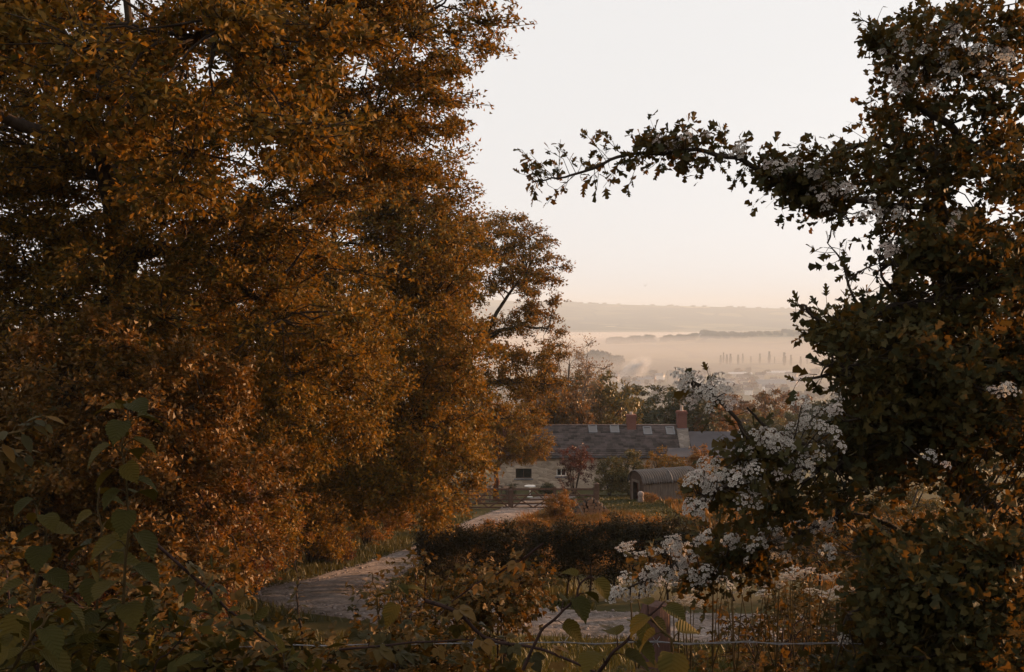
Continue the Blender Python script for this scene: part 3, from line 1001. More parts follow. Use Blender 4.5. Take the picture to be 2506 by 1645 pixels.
def slates(x0, x1, courses, wid, pt, mat, parent, slen, singles=300):
    """thin lapped slates; the lower courses, which show largest, are objects of their own"""
    V, F, Rn, made = [], [], [], 0
    h = slen / courses
    face = [(0, 1, 2), (0, 2, 3), (4, 5, 1), (4, 1, 0)]
    for c in range(courses):
        x = x0 + (0 if c % 2 else -wid / 2)
        crs = random.random()
        while x < x1:
            w = wid * random.uniform(0.75, 1.3)
            a, b = max(x0, x + .006), min(x1, x + w - .006)
            if b - a > 0.05:
                l = random.uniform(0, 0.02); k = random.uniform(-.012, .012)
                s0, s1 = c * h - .03 + k, (c + 1) * h + .05
                q = [pt(a, s0, .07 + l), pt(b, s0, .07 + l), pt(b, s1, .004), pt(a, s1, .004), pt(a, s0, .0), pt(b, s0, .0)]
                rv = min(2.1, crs * .75 + 1.5 * random.random() ** 1.6)
                if made < singles:
                    link('slate', mesh_np('slate', np.array(q), np.array(face), np.full(6, rv)), mat, parent, True)
                    made += 1
                else:
                    n = len(V)
                    V += q
                    F += [tuple(n + i for i in t_) for t_ in face]
                    Rn += [rv] * 6
            x += w
    o = link('upper_slates', mesh_np('upper_slates', np.array(V), np.array(F), np.array(Rn)), mat, parent, True)
    o['kind'] = 'stuff'


slates(HX0 - .1, HX1 + .1, 15, 0.42, roof_pt, M['slate'], house, SL)
for k in range(30):
    rc = MB()
    a = HX0 - .1 + k * (HX1 - HX0 + .2) / 30
    rc.bar((a, RY, RIDGE + .02), (a + (HX1 - HX0 + .2) / 30 - .02, RY, RIDGE + .02 + random.uniform(-.01, .01)), .34, .1)
    rc.build('ridge_tile', M['slate'], house, True)
gt = MB(); gt.tube([(HX0, HY - .36, EAVE - .1), (HX1, HY - .36, EAVE - .1)], .075, 8)
gt.build('gutter', M['dark_metal'], house, True)
for x in (8.6, 13.0):
    dp = MB(); dp.tube([(x, HY - .30, EAVE - .16), (x, HY - .09, EAVE - .5), (x, HY - .09, HB + .2)], .04, 6)
    dp.build('downpipe', M['dark_metal'], house, True)
# skylights lying on the front slope
for (u0, u1, v0, v1) in ((1442, 1460, 1045, 1060), (1495, 1514, 1045, 1060), (1576, 1594, 1050, 1064), (1632, 1650, 1050, 1064)):
    vm = (v0 + v1) / 2
    # solve the slope position whose image row is vm
    best = min((abs((822.5 - vm) / FPX - ((roof_pt(0, s)[2] - EYE) / roof_pt(0, s)[1] + math.tan(PITCH))), s) for s in np.linspace(0, SL, 200))[1]
    yc = roof_pt(0, best)[1]
    xa, xb = (u0 - 1253) / FPX * yc, (u1 - 1253) / FPX * yc
    f = MB()
    hl = .48
    for (p0, p1) in ((roof_pt(xa, best - hl, .07), roof_pt(xa, best + hl, .07)), (roof_pt(xb, best - hl, .07), roof_pt(xb, best + hl, .07)),
                     (roof_pt(xa + .05, best - hl + .04, .072), roof_pt(xb - .05, best - hl + .04, .072)), (roof_pt(xa + .05, best + hl - .04, .072), roof_pt(xb - .05, best + hl - .04, .072))):
        f.bar(p0, p1, .09, .12, up=(0, -math.sin(pitch), math.cos(pitch)))
    fo = f.build('skylight', M['lead'], house, True)
    g = MB()
    g.add([roof_pt(xa, best - hl, .09), roof_pt(xb, best - hl, .09), roof_pt(xb, best + hl, .09), roof_pt(xa, best + hl, .09)], [(0, 1, 2, 3)])
    pn = g.build('pane', M['sky_glass'], fo)
# chimneys
for (u0, u1, v0, v1, Yc, pots) in ((1535, 1557, 1022, 1062, RY - .55, 1), (1659, 1681, 1013, 1052, RY - .5, 1)):
    x0, zt = uz(u0, v0, Yc); x1, zb = uz(u1, v1, Yc)
    w = x1 - x0
    c = MB()
    c.box(x0, x1, Yc, Yc + .75, zb - 1.2, zt)
    c.box(x0 - .06, x1 + .06, Yc - .06, Yc + .81, zt + .002, zt + .12)
    c.box(x0 - .02, x1 + .02, Yc - .02, Yc + .77, zt + .122, zt + .2)
    co = c.build('chimney', M['brick'], house, True)
    pt_ = MB(); pt_.lathe([(.13, 0), (.15, .04), (.12, .08), (.11, .32 if u0 > 1600 else .14), (.15, .36 if u0 > 1600 else .17), (.12, .4 if u0 > 1600 else .2)], 12, ((x0 + x1) / 2, Yc + .37, zt + .2))
    pt_.build('pot', M['pot'], co)
    fl = MB()
    fl.box(x0 - .09, x1 + .09, Yc - .09, Yc - .003, zb - .25, zb + .12)
    fl.build('flashing', M['lead'], co)
# stone breast under the right chimney
bx0, bz1 = uz(1657, 1052, RY - .9); bx1, bz0 = uz(1688, 1094, HY + .2)
c = MB()
v = [(bx0, RY - .85, bz1), (bx0 + .85, RY - .85, bz1), (bx1 + .1, HY + .3, bz0 - .1), (bx0 - .05, HY + .3, bz0 - .1), (bx0, RY + .1, bz1 + .02), (bx0 + .85, RY + .1, bz1 + .02), (bx1 + .1, RY + .1, bz0 - .1), (bx0 - .05, RY + .1, bz0 - .1)]
c.add(v, [(0, 3, 2, 1), (4, 5, 6, 7), (0, 1, 5, 4), (1, 2, 6, 5), (3, 0, 4, 7), (2, 3, 7, 6)])
M['dark_rubble'] = rubble_material('weathered_stone', (0.13, 0.105, 0.09), (0.24, 0.195, 0.165), (0.16, 0.135, 0.115))
c.build('chimney_breast', M['dark_rubble'], house, True)

# lower wing at the right
ext = empty('cottage_wing', (15.5, HY, HB), 'low wing with plain dark grey roof and white bargeboard at the cottage right end', 'wing')
ez_r = uz(1740, 1056, HY + 2.4)[1]; ez_e = uz(1740, 1099, HY - .2)[1]
EX0, EX1 = HX1 + .003, uz(1818, 1060, HY)[0]
w = MB(); w.box(EX0, EX1, HY + .1, HY + 4.9, HB, ez_e + .1)
g = [(EX1 - .3, HY + .1, ez_e + .1), (EX1 - .3, HY + 4.9, ez_e + .1), (EX1 - .3, HY + 2.4, ez_r - .15)]
w.add(g + [(q[0] + .3, q[1], q[2]) for q in g], [(0, 2, 1), (3, 4, 5), (0, 3, 5, 2), (1, 2, 5, 4)])
w.build('wall', M['rubble'], ext, True)
r_ = MB()
pr = [(HY - .2, ez_e), (HY + 2.4, ez_r), (HY + 5.0, ez_e), (HY + 5.0, ez_e - .1), (HY + 2.4, ez_r - .12), (HY - .2, ez_e - .1)]
v = [(EX0, y, z) for y, z in pr] + [(EX1 + .25, y, z) for y, z in pr]
r_.add(v, [(0, 5, 4, 1), (1, 4, 3, 2), (6, 7, 10, 11), (7, 8, 9, 10), (0, 1, 7, 6), (1, 2, 8, 7), (3, 4, 10, 9), (4, 5, 11, 10), (5, 0, 6, 11), (2, 3, 9, 8)])
r_.build('roof', M['slate_grey'], ext, True)
b_ = MB(); b_.bar((EX1 + .30, HY - .25, ez_e + .02), (EX1 + .30, HY + 2.4, ez_r + .06), .09, .26)
b_.build('bargeboard', M['white_paint'], ext, True)
g2 = MB(); g2.tube([(EX0, HY - .27, ez_e - .06), (EX1 + .2, HY - .27, ez_e - .06)], .06, 8)
g2.build('gutter', M['dark_metal'], ext, True)
# lean-to in front of it
lt = empty('lean_to', (14, HY - 2, HB), 'low grey lean-to roof in front of the cottage wing', 'lean-to')
lx0, lx1 = uz(1622, 1100, HY - 1)[0], uz(1800, 1100, HY - 1)[0]
lz1 = uz(1700, 1096, HY - .42)[1]; lz0 = uz(1700, 1118, HY - 2.4)[1]
l_ = MB()
l_.add([(lx0, HY - 2.4, lz0), (lx1, HY - 2.4, lz0), (lx1, HY - .42, lz1), (lx0 + .5, HY - .42, lz1), (lx0, HY - 2.4, lz0 - .1), (lx1, HY - 2.4, lz0 - .1), (lx1, HY - .42, lz1 - .1), (lx0 + .5, HY - .42, lz1 - .1)],
       [(0, 1, 2, 3), (7, 6, 5, 4), (0, 4, 5, 1), (1, 5, 6, 2), (2, 6, 7, 3), (3, 7, 4, 0)])
l_.build('roof', M['slate_grey'], lt, True)
l_ = MB(); l_.box(lx0 + .3, lx1 - .1, HY - 2.2, HY - .45, HB - .2, lz0 - .11); l_.build('wall', M['rubble'], lt, True)

# ------------------------------------------------------------------ barrel roofed shed
sb = P(1558, 1228, 61.5)
shed = empty('shed', (sb[0], 61.5, float(H(sb[0], 61.5)) - .05), 'small wooden shed with barrel roof of corrugated tin and open dark doorway', 'shed', rz=R(24))
SW, SLN, SWH, STH = 1.65, 3.9, 1.25, 2.0           # width, length, wall height, total height
gz = float(sb[2]) - float(shed.location.z)
mb = MB()
hw = SW / 2
npl = 20
for k in range(npl):
    a, b = k * SLN / npl + .006, (k + 1) * SLN / npl - .006
    q = MB(); d = random.uniform(0, .012)
    q.box(a, b, -hw - .02 - d, -hw + .02, -.2, SWH + gz); q.build('plank', M['old_timber'], shed)
fr = MB(); fr.box(.02, SLN - .02, -hw + .023, -hw + .05, -.2, SWH + gz); fr.box(.02, SLN - .02, hw - .04, hw, -.2, SWH + gz); fr.box(SLN - .04, SLN - .0, -hw + .055, hw - .05, -.2, SWH + gz)
fr.build('frame', M['dark_timber'], shed)
rr = (STH - SWH)
for s in range(2):                                    # two tin sheets, each corrugated along the barrel
    V, F = [], []
    x0, x1 = (-.12 + s * (SLN / 2 + .1), SLN / 2 + .02 + s * (SLN / 2 + .1))
    nx, na = 110, 18
    for i in range(nx + 1):
        x = x0 + (x1 - x0) * i / nx
        off = .032 * math.cos(2 * math.pi * (x / .17)) + (0.012 if s == 0 else 0)
        for j in range(na + 1):
            a = math.pi * j / na
            V.append((x, -(hw + .10 + off) * math.cos(a), SWH + gz - .06 + (rr + off) * math.sin(a)))
    for i in range(nx):
        for j in range(na):
            a = i * (na + 1) + j
            F.append((a, a + na + 1, a + na + 2, a + 1))
    o = link('tin_sheet', mesh_np('tin_sheet', np.array(V), np.array(F), smooth=True), M['tin'], shed)
    sd = o.modifiers.new('thickness', 'SOLIDIFY'); sd.thickness = .012
sm = MB()
sm.tube([(SLN / 2 + .05, -(hw + .135) * math.cos(math.pi * j / 16), SWH + gz - .06 + (rr + .04) * math.sin(math.pi * j / 16)) for j in range(17)], .022, 6)
sm.build('roof_batten', M['lead'], shed)
# front: arched end wall with a doorway
ar = MB()
ring = [(-hw * math.cos(math.pi * j / 14), SWH + gz - .08 + rr * math.sin(math.pi * j / 14)) for j in range(15)]
outl = [(-hw, -.2)] + ring + [(hw, -.2)]
dw0, dw1, dh = -.32, .42, 1.72 + gz
ar.box(.0, .05, -hw + .052, dw0, -.2, SWH + gz - .09); ar.box(.0, .05, dw1, hw - .052, -.2, SWH + gz - .09)
top = [(y, z) for (y, z) in ring]
v = [(.0, y, z) for y, z in top] + [(.05, y, z) for y, z in top] + [(.0, y, min(z, SWH + gz - .085)) for y, z in top] + [(.05, y, min(z, SWH + gz - .085)) for y, z in top]
f = []
for j in range(14):
    if top[j][0] < dw0 - .02 or top[j + 1][0] > dw1 + .02 or True:
        lo = [q for q in (j, j + 1)]
        f.append((j, j + 1, 30 + j + 1, 30 + j)); f.append((15 + j + 1, 15 + j, 45 + j, 45 + j + 1))
ar.add(v, f)
ar.build('end_wall', M['dark_timber'], shed)
dr = MB(); dr.box(-.05, -.005, dw0 - .1, dw0 + .02, -.2, SWH + gz + .1); dr.box(-.05, -.005, dw1 - .02, dw1 + .1, -.2, SWH + gz + .1); dr.box(-.05, -.005, dw0 + .022, dw1 - .022, SWH + gz - .02, SWH + gz + .1)
dr.build('door_frame', M['old_timber'], shed)
dd = MB()
for k in range(4): dd.box(.30 + .001 * k, .34, dw0 + .19 * k + .004, dw0 + .19 * (k + 1) - .004, -.15, SWH + gz - .1)
M['red_door'] = noisy_mat('red_door', (0.07, 0.02, 0.014), (0.13, 0.04, 0.028), 4, 0.7)
dd.build('door', M['red_door'], shed)

# ------------------------------------------------------------------ gates
GY = 56.0
gl_z = float(P(1200, 1247, GY)[2])


def gate(xa, xb, label, y0=GY, y1=GY, zb=gl_z, hgt=1.15, hinge_left=True):
    g = empty('gate', ((xa + xb) / 2, (y0 + y1) / 2, zb), label, 'gate', 'wooden gates across the farm entrance')
    L = lambda t, z, dy=0.0: (xa + (xb - xa) * t, y0 + (y1 - y0) * t + dy, zb + z)
    hs = [.12, .34, .56, .80, hgt]
    for k, h in enumerate(hs):
        m = MB(); m.bar(L(.02, h), L(.98, h), .045, .105 if k == 4 else .085); m.build('rail', M['gate_timber'], g, True)
    for t_ in (.01, .99):
        m = MB(); m.bar(L(t_, .05), L(t_, hgt + .12), .08, .09, up=(0, 1, 0)); m.build('stile', M['gate_timber'], g, True)
    for (a, b, za, zb_) in ((.03, .5, .12, hgt - .04), (.5, .97, hgt - .04, .12), (.03, .5, hgt - .36, .12), (.5, .97, .12, hgt - .36)):
        m = MB(); m.bar(L(a, za, -.05), L(b, zb_, -.05), .03, .07); m.build('brace', M['gate_timber'], g, True)
    return g


gx = [uz(q, 1230, GY)[0] for q in (1142, 1250, 1357, 1460)]
gate(gx[0] + .1, gx[1] - .08, 'brown wooden gate at the left, below the tree seat')
gate(gx[1] + .08, gx[2] - .02, 'brown five bar gate in the middle with crossed braces')
gate(gx[2] + .02, gx[3] - .12, 'brown five bar gate at the right, behind the log pile')
for x, hgt, wd, lab in ((gx[0], 1.35, .2, 'brown gatepost at the left end of the gates'), (gx[1], 1.25, .15, 'brown gatepost between the left and middle gates'), (gx[3], 1.6, .26, 'thick dark gatepost at the right end of the gates')):
    p_ = empty('gatepost', (x, GY, gl_z - .15), lab, 'gatepost', 'posts of the farm gates')
    m = MB(); m.box(-wd / 2, wd / 2, -wd / 2, wd / 2, -.15, hgt); m.build('post', M['gate_timber'], p_, bevel=.012)
    m = MB(); k = wd / 2 + .015
    m.add([(-k, -k, hgt + .002), (k, -k, hgt + .002), (k, k, hgt + .002), (-k, k, hgt + .002), (0, 0, hgt + .09)], [(3, 2, 1, 0), (0, 1, 4), (1, 2, 4), (2, 3, 4), (3, 0, 4)])
    m.build('cap', M['gate_timber'], p_)

# round seat about the small tree, white table
ts = P(1213, 1192, 61)
tz = float(H(ts[0], 61.0))
seat = empty('tree_seat', (ts[0], 61.0, tz), 'pale round slatted seat encircling the small tree trunk', 'seat')
sh_ = float(ts[2]) - tz
for k in range(26):
    a0 = 2 * math.pi * k / 26; a1 = a0 + 2 * math.pi / 26 - .03
    m = MB(); q = []
    for z in (sh_ - .05, sh_):
        for rr_, aa in ((.5, a0), (.86, a0), (.86, a1), (.5, a1)): q.append((rr_ * math.cos(aa), rr_ * math.sin(aa), z))
    m.add(q, [(3, 2, 1, 0), (4, 5, 6, 7), (0, 1, 5, 4), (1, 2, 6, 5), (2, 3, 7, 6), (3, 0, 4, 7)])
    m.build('slat', M['old_timber'], seat)
for k in range(6):
    a0 = 2 * math.pi * k / 6
    m = MB(); m.box(.7 * math.cos(a0) - .04, .7 * math.cos(a0) + .04, .7 * math.sin(a0) - .04, .7 * math.sin(a0) + .04, -.05, sh_ - .052); m.build('leg', M['old_timber'], seat)
tp_ = P(1297, 1189, 64)
tbz = float(H(tp_[0], 64.0)); th = float(tp_[2]) - tbz
tab = empty('garden_table', (tp_[0], 64.0, tbz), 'small white round table on the yard behind the middle gate', 'table')
m = MB(); m.lathe([(.30, th - .05), (.36, th - .04), (.36, th), (.34, th + .012)], 24); m.build('table_top', M['white_paint'], tab)
m = MB(); m.lathe([(.2, -.02), (.18, .03), (.04, .08), (.035, th - .052)], 12); m.build('leg', M['white_paint'], tab)

# log pile and the pale pole leaning on it
lp = P(1448, 1256, 50.5)
LX, LYY = float(lp[0]), 50.5
lz = float(lp[2])
lg = []
me_l = []
for k in range(3):
    b = MB(); b.lathe([(.075 + .012 * k, -.19), (.08 + .012 * k, -.17), (.076 + .012 * k, .19)], 8)
    o = b.build('log', [M['bark'], M['cut_wood']])
    for pl in o.data.polygons:
        if abs(pl.normal.z) > .8: pl.material_index = 1
    me_l.append(o.data)
    bpy.data.objects.remove(o)
cnt = 0
for row in range(5):
    nn = 11 - row * 2
    for k in range(nn):
        for back_ in range(2):
            o = bpy.data.objects.new('log', me_l[(row + k) % 3])
            COL.objects.link(o)
            o.location = (LX + (k - (nn - 1) / 2) * .165 + random.uniform(-.03, .03), LYY + back_ * .4 + random.uniform(-.06, .06), lz + .05 + row * .145 + random.uniform(-.01, .01))
            o.rotation_euler = (R(90) + random.uniform(-.12, .12), random.uniform(0, 6), random.uniform(-.25, .25))
            tag(o, 'split log lying in the heaped woodpile beside the right gate', 'log', 'logs of the woodpile')
a, b = P(1405, 1222, 49.6), P(1430, 1266, 49.0)
m = MB(); m.tube([a, (a + b) / 2 + np.array((.02, 0, .03)), b], [.03, .035, .04], 7)
pole = m.build('pole', M['old_timber']); tag(pole, 'pale thin pole leaning against the left end of the woodpile', 'pole')

# ------------------------------------------------------------------ the big oak and the trees along the left of the track
def limb(*pts):
    return [np.array(p, float) for p in pts]


ob = on_ground(-6.9, 16.6, -.1)
fork = np.array((-6.3, 16.2, 2.6))
oak_limbs = [
    (limb(ob, (-6.7, 16.5, -1.5), (-6.5, 16.3, .8), fork), .30, .2),
    (limb(fork, (-6.6, 16.6, 4.6), (-7.2, 17.2, 7.2), (-7.6, 17.6, 10)), .2, .05),
    (limb(fork, (-5.4, 15.9, 2.65), (-4.4, 15.6, 2.2), (-3.5, 15.2, 1.6)), .13, .035),
    (limb(fork, (-8.2, 16.4, 3.1), (-10.2, 16.6, 3.3), (-12.5, 17, 4.2)), .13, .04),
    (limb((-6.5, 16.5, 4.0), (-5.0, 16.2, 5.1), (-3.4, 16.4, 5.9), (-1.5, 16.6, 6.6)), .17, .04),
    (limb((-6.7, 16.8, 5.4), (-8.4, 17.5, 7.0), (-10.4, 18, 8.6)), .16, .04),
    (limb(fork, (-5.6, 13.8, 3.8), (-4.3, 11.8, 4.4), (-3.0, 10.2, 4.6)), .16, .03),
    (limb((-5.6, 13.8, 3.8), (-6.2, 11.8, 4.1), (-6.6, 10.0, 4.2)), .10, .03),
    (limb((-4.6, 16.2, 5.3), (-3.2, 15.9, 4.9), (-2.2, 15.7, 4.7)), .09, .025),
    (limb((-9.0, 16.5, 1.3), (-7.9, 15.6, 1.55), (-7.0, 15.0, 1.95), (-6.0, 14.6, 1.8)), .06, .02),
    (limb((-8.4, 16.5, 3.2), (-8.8, 15.5, 2.2), (-9.0, 16.5, 1.3)), .08, .05),
]
oak_ells = [
    ((-8.2, 17.0, 7.2), (7.2, 5.5, 5.2), 8),
    ((-3.0, 16.5, 6.2), (2.9, 2.6, 2.1), 4.2),
    ((-2.7, 16.4, 4.6), (1.8, 1.6, .9), 1.2),
    ((-5.0, 16.0, 3.2), (2.8, 2.4, 1.7), 2.6),
    ((-3.6, 10.4, 4.3), (2.1, 1.5, 1.5), 1.7),
    ((-6.0, 10.8, 5.6), (2.0, 1.8, 1.1), 1.0),
    ((-8.6, 15.3, 1.3), (2.8, 2.0, 1.5), 1.9),
    ((-5.6, 14.6, 1.1), (2.0, 1.4, 1.0), 1.0),
    ((-6.0, 14.2, 3.9), (1.9, 1.0, 1.5), 1.1),
    ((-7.9, 14.9, 2.3), (2.1, 1.3, .9), 1.3),
    ((-6.0, 14.4, 2.1), (1.5, .9, .9), 1.0),
    ((-8.2, 14.6, 4.2), (1.6, 1.2, 1.6), .9),
    ((-3.4, 15.2, 1.6), (1.9, 1.5, 1.1), 1.0),
]
voids = [((-8.1, 16.5, 5.0), (.55, 6, .4)), ((-8.5, 16.5, 4.2), (.5, 6, .25)), ((-7.6, 16.5, 4.5), (.3, 6, .2)), ((-5.75, 16.5, 3.45), (.4, 5, .26)), ((-8.6, 16.5, 3.3), (.4, 6, .25)), ((-7.9, 16.5, 2.7), (.45, 5, .2)), ((-6.7, 16.5, 2.55), (.35, 5, .18)),
         ((-4.0, 16.5, 4.55), (.6, 6, .2)), ((-.9, 16.6, 3.5), (.7, 6, .5)), ((-4.9, 16.5, 6.1), (.35, 6, .22)), ((-6.9, 16.5, 6.3), (.4, 6, .25)), ((-2.6, 16.5, 5.5), (.4, 6, .2))]
cen, own = fill(oak_ells, 720, 0.5, 0.40, voids)
plant('oak_tree', 'huge spreading oak with amber leaves filling the upper left', 'tree', ob, oak_limbs, cen, own, 0.72, 16, 30, 0.086, T_SPRAY, M['oak'],
      flat=.55, jit=.05, tiers=((12.3, T_RHOMB), ), bulk=T_ONE, br=1.1, fine=True)

# second and third trees further along
b3 = on_ground(-8.3, 29.6, -.1)
cen, own = fill([((-6.2, 29.5, 1.2), (4.4, 3.6, 4.6), 5), ((-2.75, 30.2, 3.6), (2.05, 2.2, 2.5), 3.2), ((-2.6, 29.8, -.2), (2.2, 2.2, 2.6), 3.0), ((-2.9, 29.4, -3.0), (2.2, 2.0, 2.0), 2.0), ((-8.6, 28.5, -1.5), (3.4, 2.5, 2.8), 1.6), ((-3.7, 29.8, 5.6), (2.2, 1.6, 1.5), 1.9)], 590, .6, .40)
plant('field_maple', 'dense rounded amber tree standing right behind the big oak', 'tree', b3,
      [(limb(b3, (-7.7, 29.6, -4.5), (-6.2, 29.4, -1.5)), .34, .24), (limb((-6.2, 29.4, -1.5), (-5.6, 29.8, 1.5), (-5.2, 30, 5)), .22, .05), (limb((-6.2, 29.4, -1.5), (-4.4, 30, .2), (-2.6, 30.3, 1.8)), .18, .04),
       (limb((-6.2, 29.4, -2.0), (-7.8, 29, -.4), (-9.2, 28.8, 1)), .16, .04), (limb((-6.3, 29.3, -1.9), (-4.6, 29.4, -1.7), (-3, 29.4, -1.6)), .12, .03), (limb((-4.6, 29.4, -1.7), (-3.6, 29.4, -2.6), (-2.9, 29.4, -3.6)), .07, .02)],
      cen, own, .8, 15, 21, .125, T_ONE, M['oak2'], flat=.75, jit=.07, br=1.1)

b2 = on_ground(-3.6, 45, -.1)
cen, own = fill([((-2.6, 45, 2.0), (4.0, 3.6, 3.4), 4.2), ((.4, 45.2, .6), (2.0, 2.0, 2.6), 2.1), ((.9, 45.0, -1.6), (1.5, 1.6, 1.1), .8), ((-1.6, 44.6, -2.7), (2.9, 2.4, 1.6), 1.8), ((.5, 45.4, 4.0), (1.7, 1.6, 1.5), 1.3), ((-.6, 45.2, 5.0), (1.5, 1.6, 1.2), .9), ((-4.4, 45, -2), (3, 3, 3), 1.4)], 360, .62, .5,
                voids=[((-.6, 45, 2.2), (.9, 5, .55)), ((.4, 45, .35), (.9, 5, .4)), ((-.9, 45, -.6), (.6, 5, .35)), ((.1, 45, -2.35), (.8, 4, .22))])
plant('oak_tree', 'open crowned oak with twisting limbs against the misty ridge', 'tree', b2,
      [(limb(b2, (-3.4, 45, -5), (-2.9, 45, -2.2)), .36, .26), (limb((-2.9, 45, -2.2), (-2.4, 45, .6), (-2.0, 45, 4)), .22, .05), (limb((-2.9, 45, -2.4), (-1.4, 45, -1.55), (.2, 45, -1.35), (1.8, 45.1, -1.5)), .17, .04),
       (limb((-2.7, 45, -1.2), (-1.2, 45, .55), (.3, 45, 1.1), (1.6, 45, 1.0)), .15, .03), (limb((-1.4, 45, .4), (-.4, 45.2, 2.2), (.6, 45.4, 3.6)), .11, .03), (limb((-2.9, 45, -2.3), (-4.4, 45, -.8), (-5.2, 45, 1)), .16, .04),
       (limb((-3.0, 45, -3.2), (-1.6, 44.7, -3.0), (.2, 44.6, -3)), .12, .03)],
      cen, own, .70, 13, 17, .14, T_ONE, M['oak'], flat=.55, jit=.06, br=1.15)


def shrub(name, label, x, y, w, h, mat, ncl, rcl, nl=14, lsize=.09, d=None, tmpl=T_RHOMB, wood='bark', group=None, nt=12, lobes=5, up=.5, stems=4, tdroop=0.0, zc=.5, jit=.05, cat='shrub', **kw):
    base = on_ground(x, y, -.05)
    d = d or w
    if y > 12: tmpl, lsize = T_ONE, lsize * (1.0 if y < 26 else 1.12)
    if y < 50: nl = int(nl * 1.45)
    if y > 50: nl, lsize = max(5, int(nl * .75)), lsize * 1.12
    ells = [((x, y, base[2] + h * zc), (w * .82, d * .82, h * .5), 3)]
    for k in range(lobes):
        a = 6.283 * (k + rng.random() * .6) / lobes
        zz = base[2] + h * rng.uniform(.28, .82)
        ells.append(((x + math.cos(a) * w * .55, y + math.sin(a) * d * .55, zz), (w * .5, d * .5, h * .24), .9))
    cen, own = fill(ells, ncl, .75, rcl * .45)
    cen[:, 2] = np.maximum(cen[:, 2], H(cen[:, 0], cen[:, 1]) + .15)
    limbs = []
    for k in range(stems):
        a = 6.283 * (k + .3) / stems
        limbs.append((limb(base + np.array((.06 * math.cos(a), .06 * math.sin(a), 0)), (x + w * .2 * math.cos(a), y + d * .2 * math.sin(a), base[2] + h * .3), (x + w * .5 * math.cos(a), y + d * .5 * math.sin(a), base[2] + h * .72)), .022 * h ** .7, .006 * h))
    return plant(name, label, cat, base, limbs, cen, own, rcl, nt, nl, lsize, tmpl, M[mat], wood, 'foliage', 'stems', group, up=up, tdroop=tdroop, jit=jit, **kw)


b4 = on_ground(-7.4, 22.6, -.1)
cen, own = fill([((-6.0, 22.4, .4), (2.7, 2.2, 2.8), 4), ((-4.3, 22.8, .2), (1.8, 1.6, 1.9), 2), ((-7.9, 21.8, -.6), (2.2, 1.8, 2.6), 2), ((-6.6, 21.6, -2.6), (2.2, 1.5, 1.6), 1.8)], 310, .6, .38)
plant('field_maple', 'amber tree with drooping boughs below the long oak limb', 'tree', b4,
      [(limb(b4, (-7.2, 22.6, -3.5), (-6.6, 22.5, -1.5)), .2, .15), (limb((-6.6, 22.5, -1.5), (-6.1, 22.4, .6), (-5.8, 22.4, 2.6)), .13, .03), (limb((-6.6, 22.5, -1.6), (-5.2, 22.6, -.6), (-3.6, 22.9, 0)), .1, .02), (limb((-6.6, 22.5, -1.6), (-7.6, 22.0, -.4), (-8.6, 21.8, .6)), .1, .02)],
      cen, own, .62, 14, 25, .095, T_ONE, M['oak2'], flat=.75, jit=.06)
b5 = on_ground(-6.4, 13.2, -.1)
cen, own = fill([((-5.9, 13.4, -.1), (2.6, 1.4, 1.7), 4), ((-4.4, 13.6, -1.0), (1.5, 1.1, 1.2), 1.2), ((-7.6, 13.2, -.8), (1.8, 1.2, 1.5), 1.4)], 230, .6, .3)
plant('young_oak', 'young oak with brown olive leaves hiding the big trunk at the left', 'tree', b5,
      [(limb(b5, (-6.3, 13.3, -1.8), (-6.0, 13.4, .6)), .11, .05), (limb((-6.3, 13.3, -1.8), (-5.2, 13.5, -.8), (-4.0, 13.7, -.2)), .06, .02), (limb((-6.3, 13.3, -1.8), (-7.2, 13.2, -.7), (-8.2, 13.1, .2)), .06, .02)],
      cen, own, .5, 15, 30, .078, T_ONE, M['olive2'], flat=.7, jit=.045)

G = 'shrubs in the hedgerow left of the track'
shrub('hazel_shrub', 'dark shaded shrub at the far left under the oak', -8.6, 14.2, 2.3, 4.6, 'olive', 70, .55, 15, .10, group=G)
shrub('copper_shrub', 'dark red leaved shrub beneath the oak behind the tall broad leaved shoot', -6.6, 17.6, 2.3, 4.6, 'copper', 110, .5, 15, .085, group=G)
shrub('hawthorn_shrub', 'tall amber shrub left of centre below the long oak limb', -7.0, 20.8, 2.0, 4.9, 'amber', 115, .5, 16, .085, group=G)
shrub('hawthorn_shrub', 'broad golden shrub in the hedgerow where the grass verge begins', -8.4, 25.4, 1.9, 4.6, 'oak2', 120, .5, 16, .09, group=G)
shrub('hazel_shrub', 'tall green tinged shrub behind the amber hedgerow', -9.0, 23.5, 3.0, 6.6, 'olive', 120, .65, 15, .11, group=G)
shrub('hawthorn_shrub', 'leafy amber shrub halfway along the grass verge', -8.6, 31.0, 2.2, 4.6, 'amber', 130, .55, 16, .095, group=G)
shrub('hawthorn_shrub', 'golden brown shrub past halfway along the verge', -7.3, 36.0, 2.2, 4.8, 'oak2', 120, .55, 15, .10, group=G)
shrub('hawthorn_shrub', 'fine leaved rusty shrub at the verge before the gates', -6.0, 41, 2.1, 4.7, 'amber', 120, .5, 16, .085, group=G)
shrub('hawthorn_shrub', 'last rusty shrub of the hedgerow beside the left gatepost', -5.4, 47.5, 1.8, 4.4, 'amber', 110, .5, 15, .09, group=G)
shrub('laurel_shrub', 'low dark green bush at the foot of the left gatepost', -3.9, 52.5, .9, 1.6, 'olive', 30, .35, 14, .08, group=G)
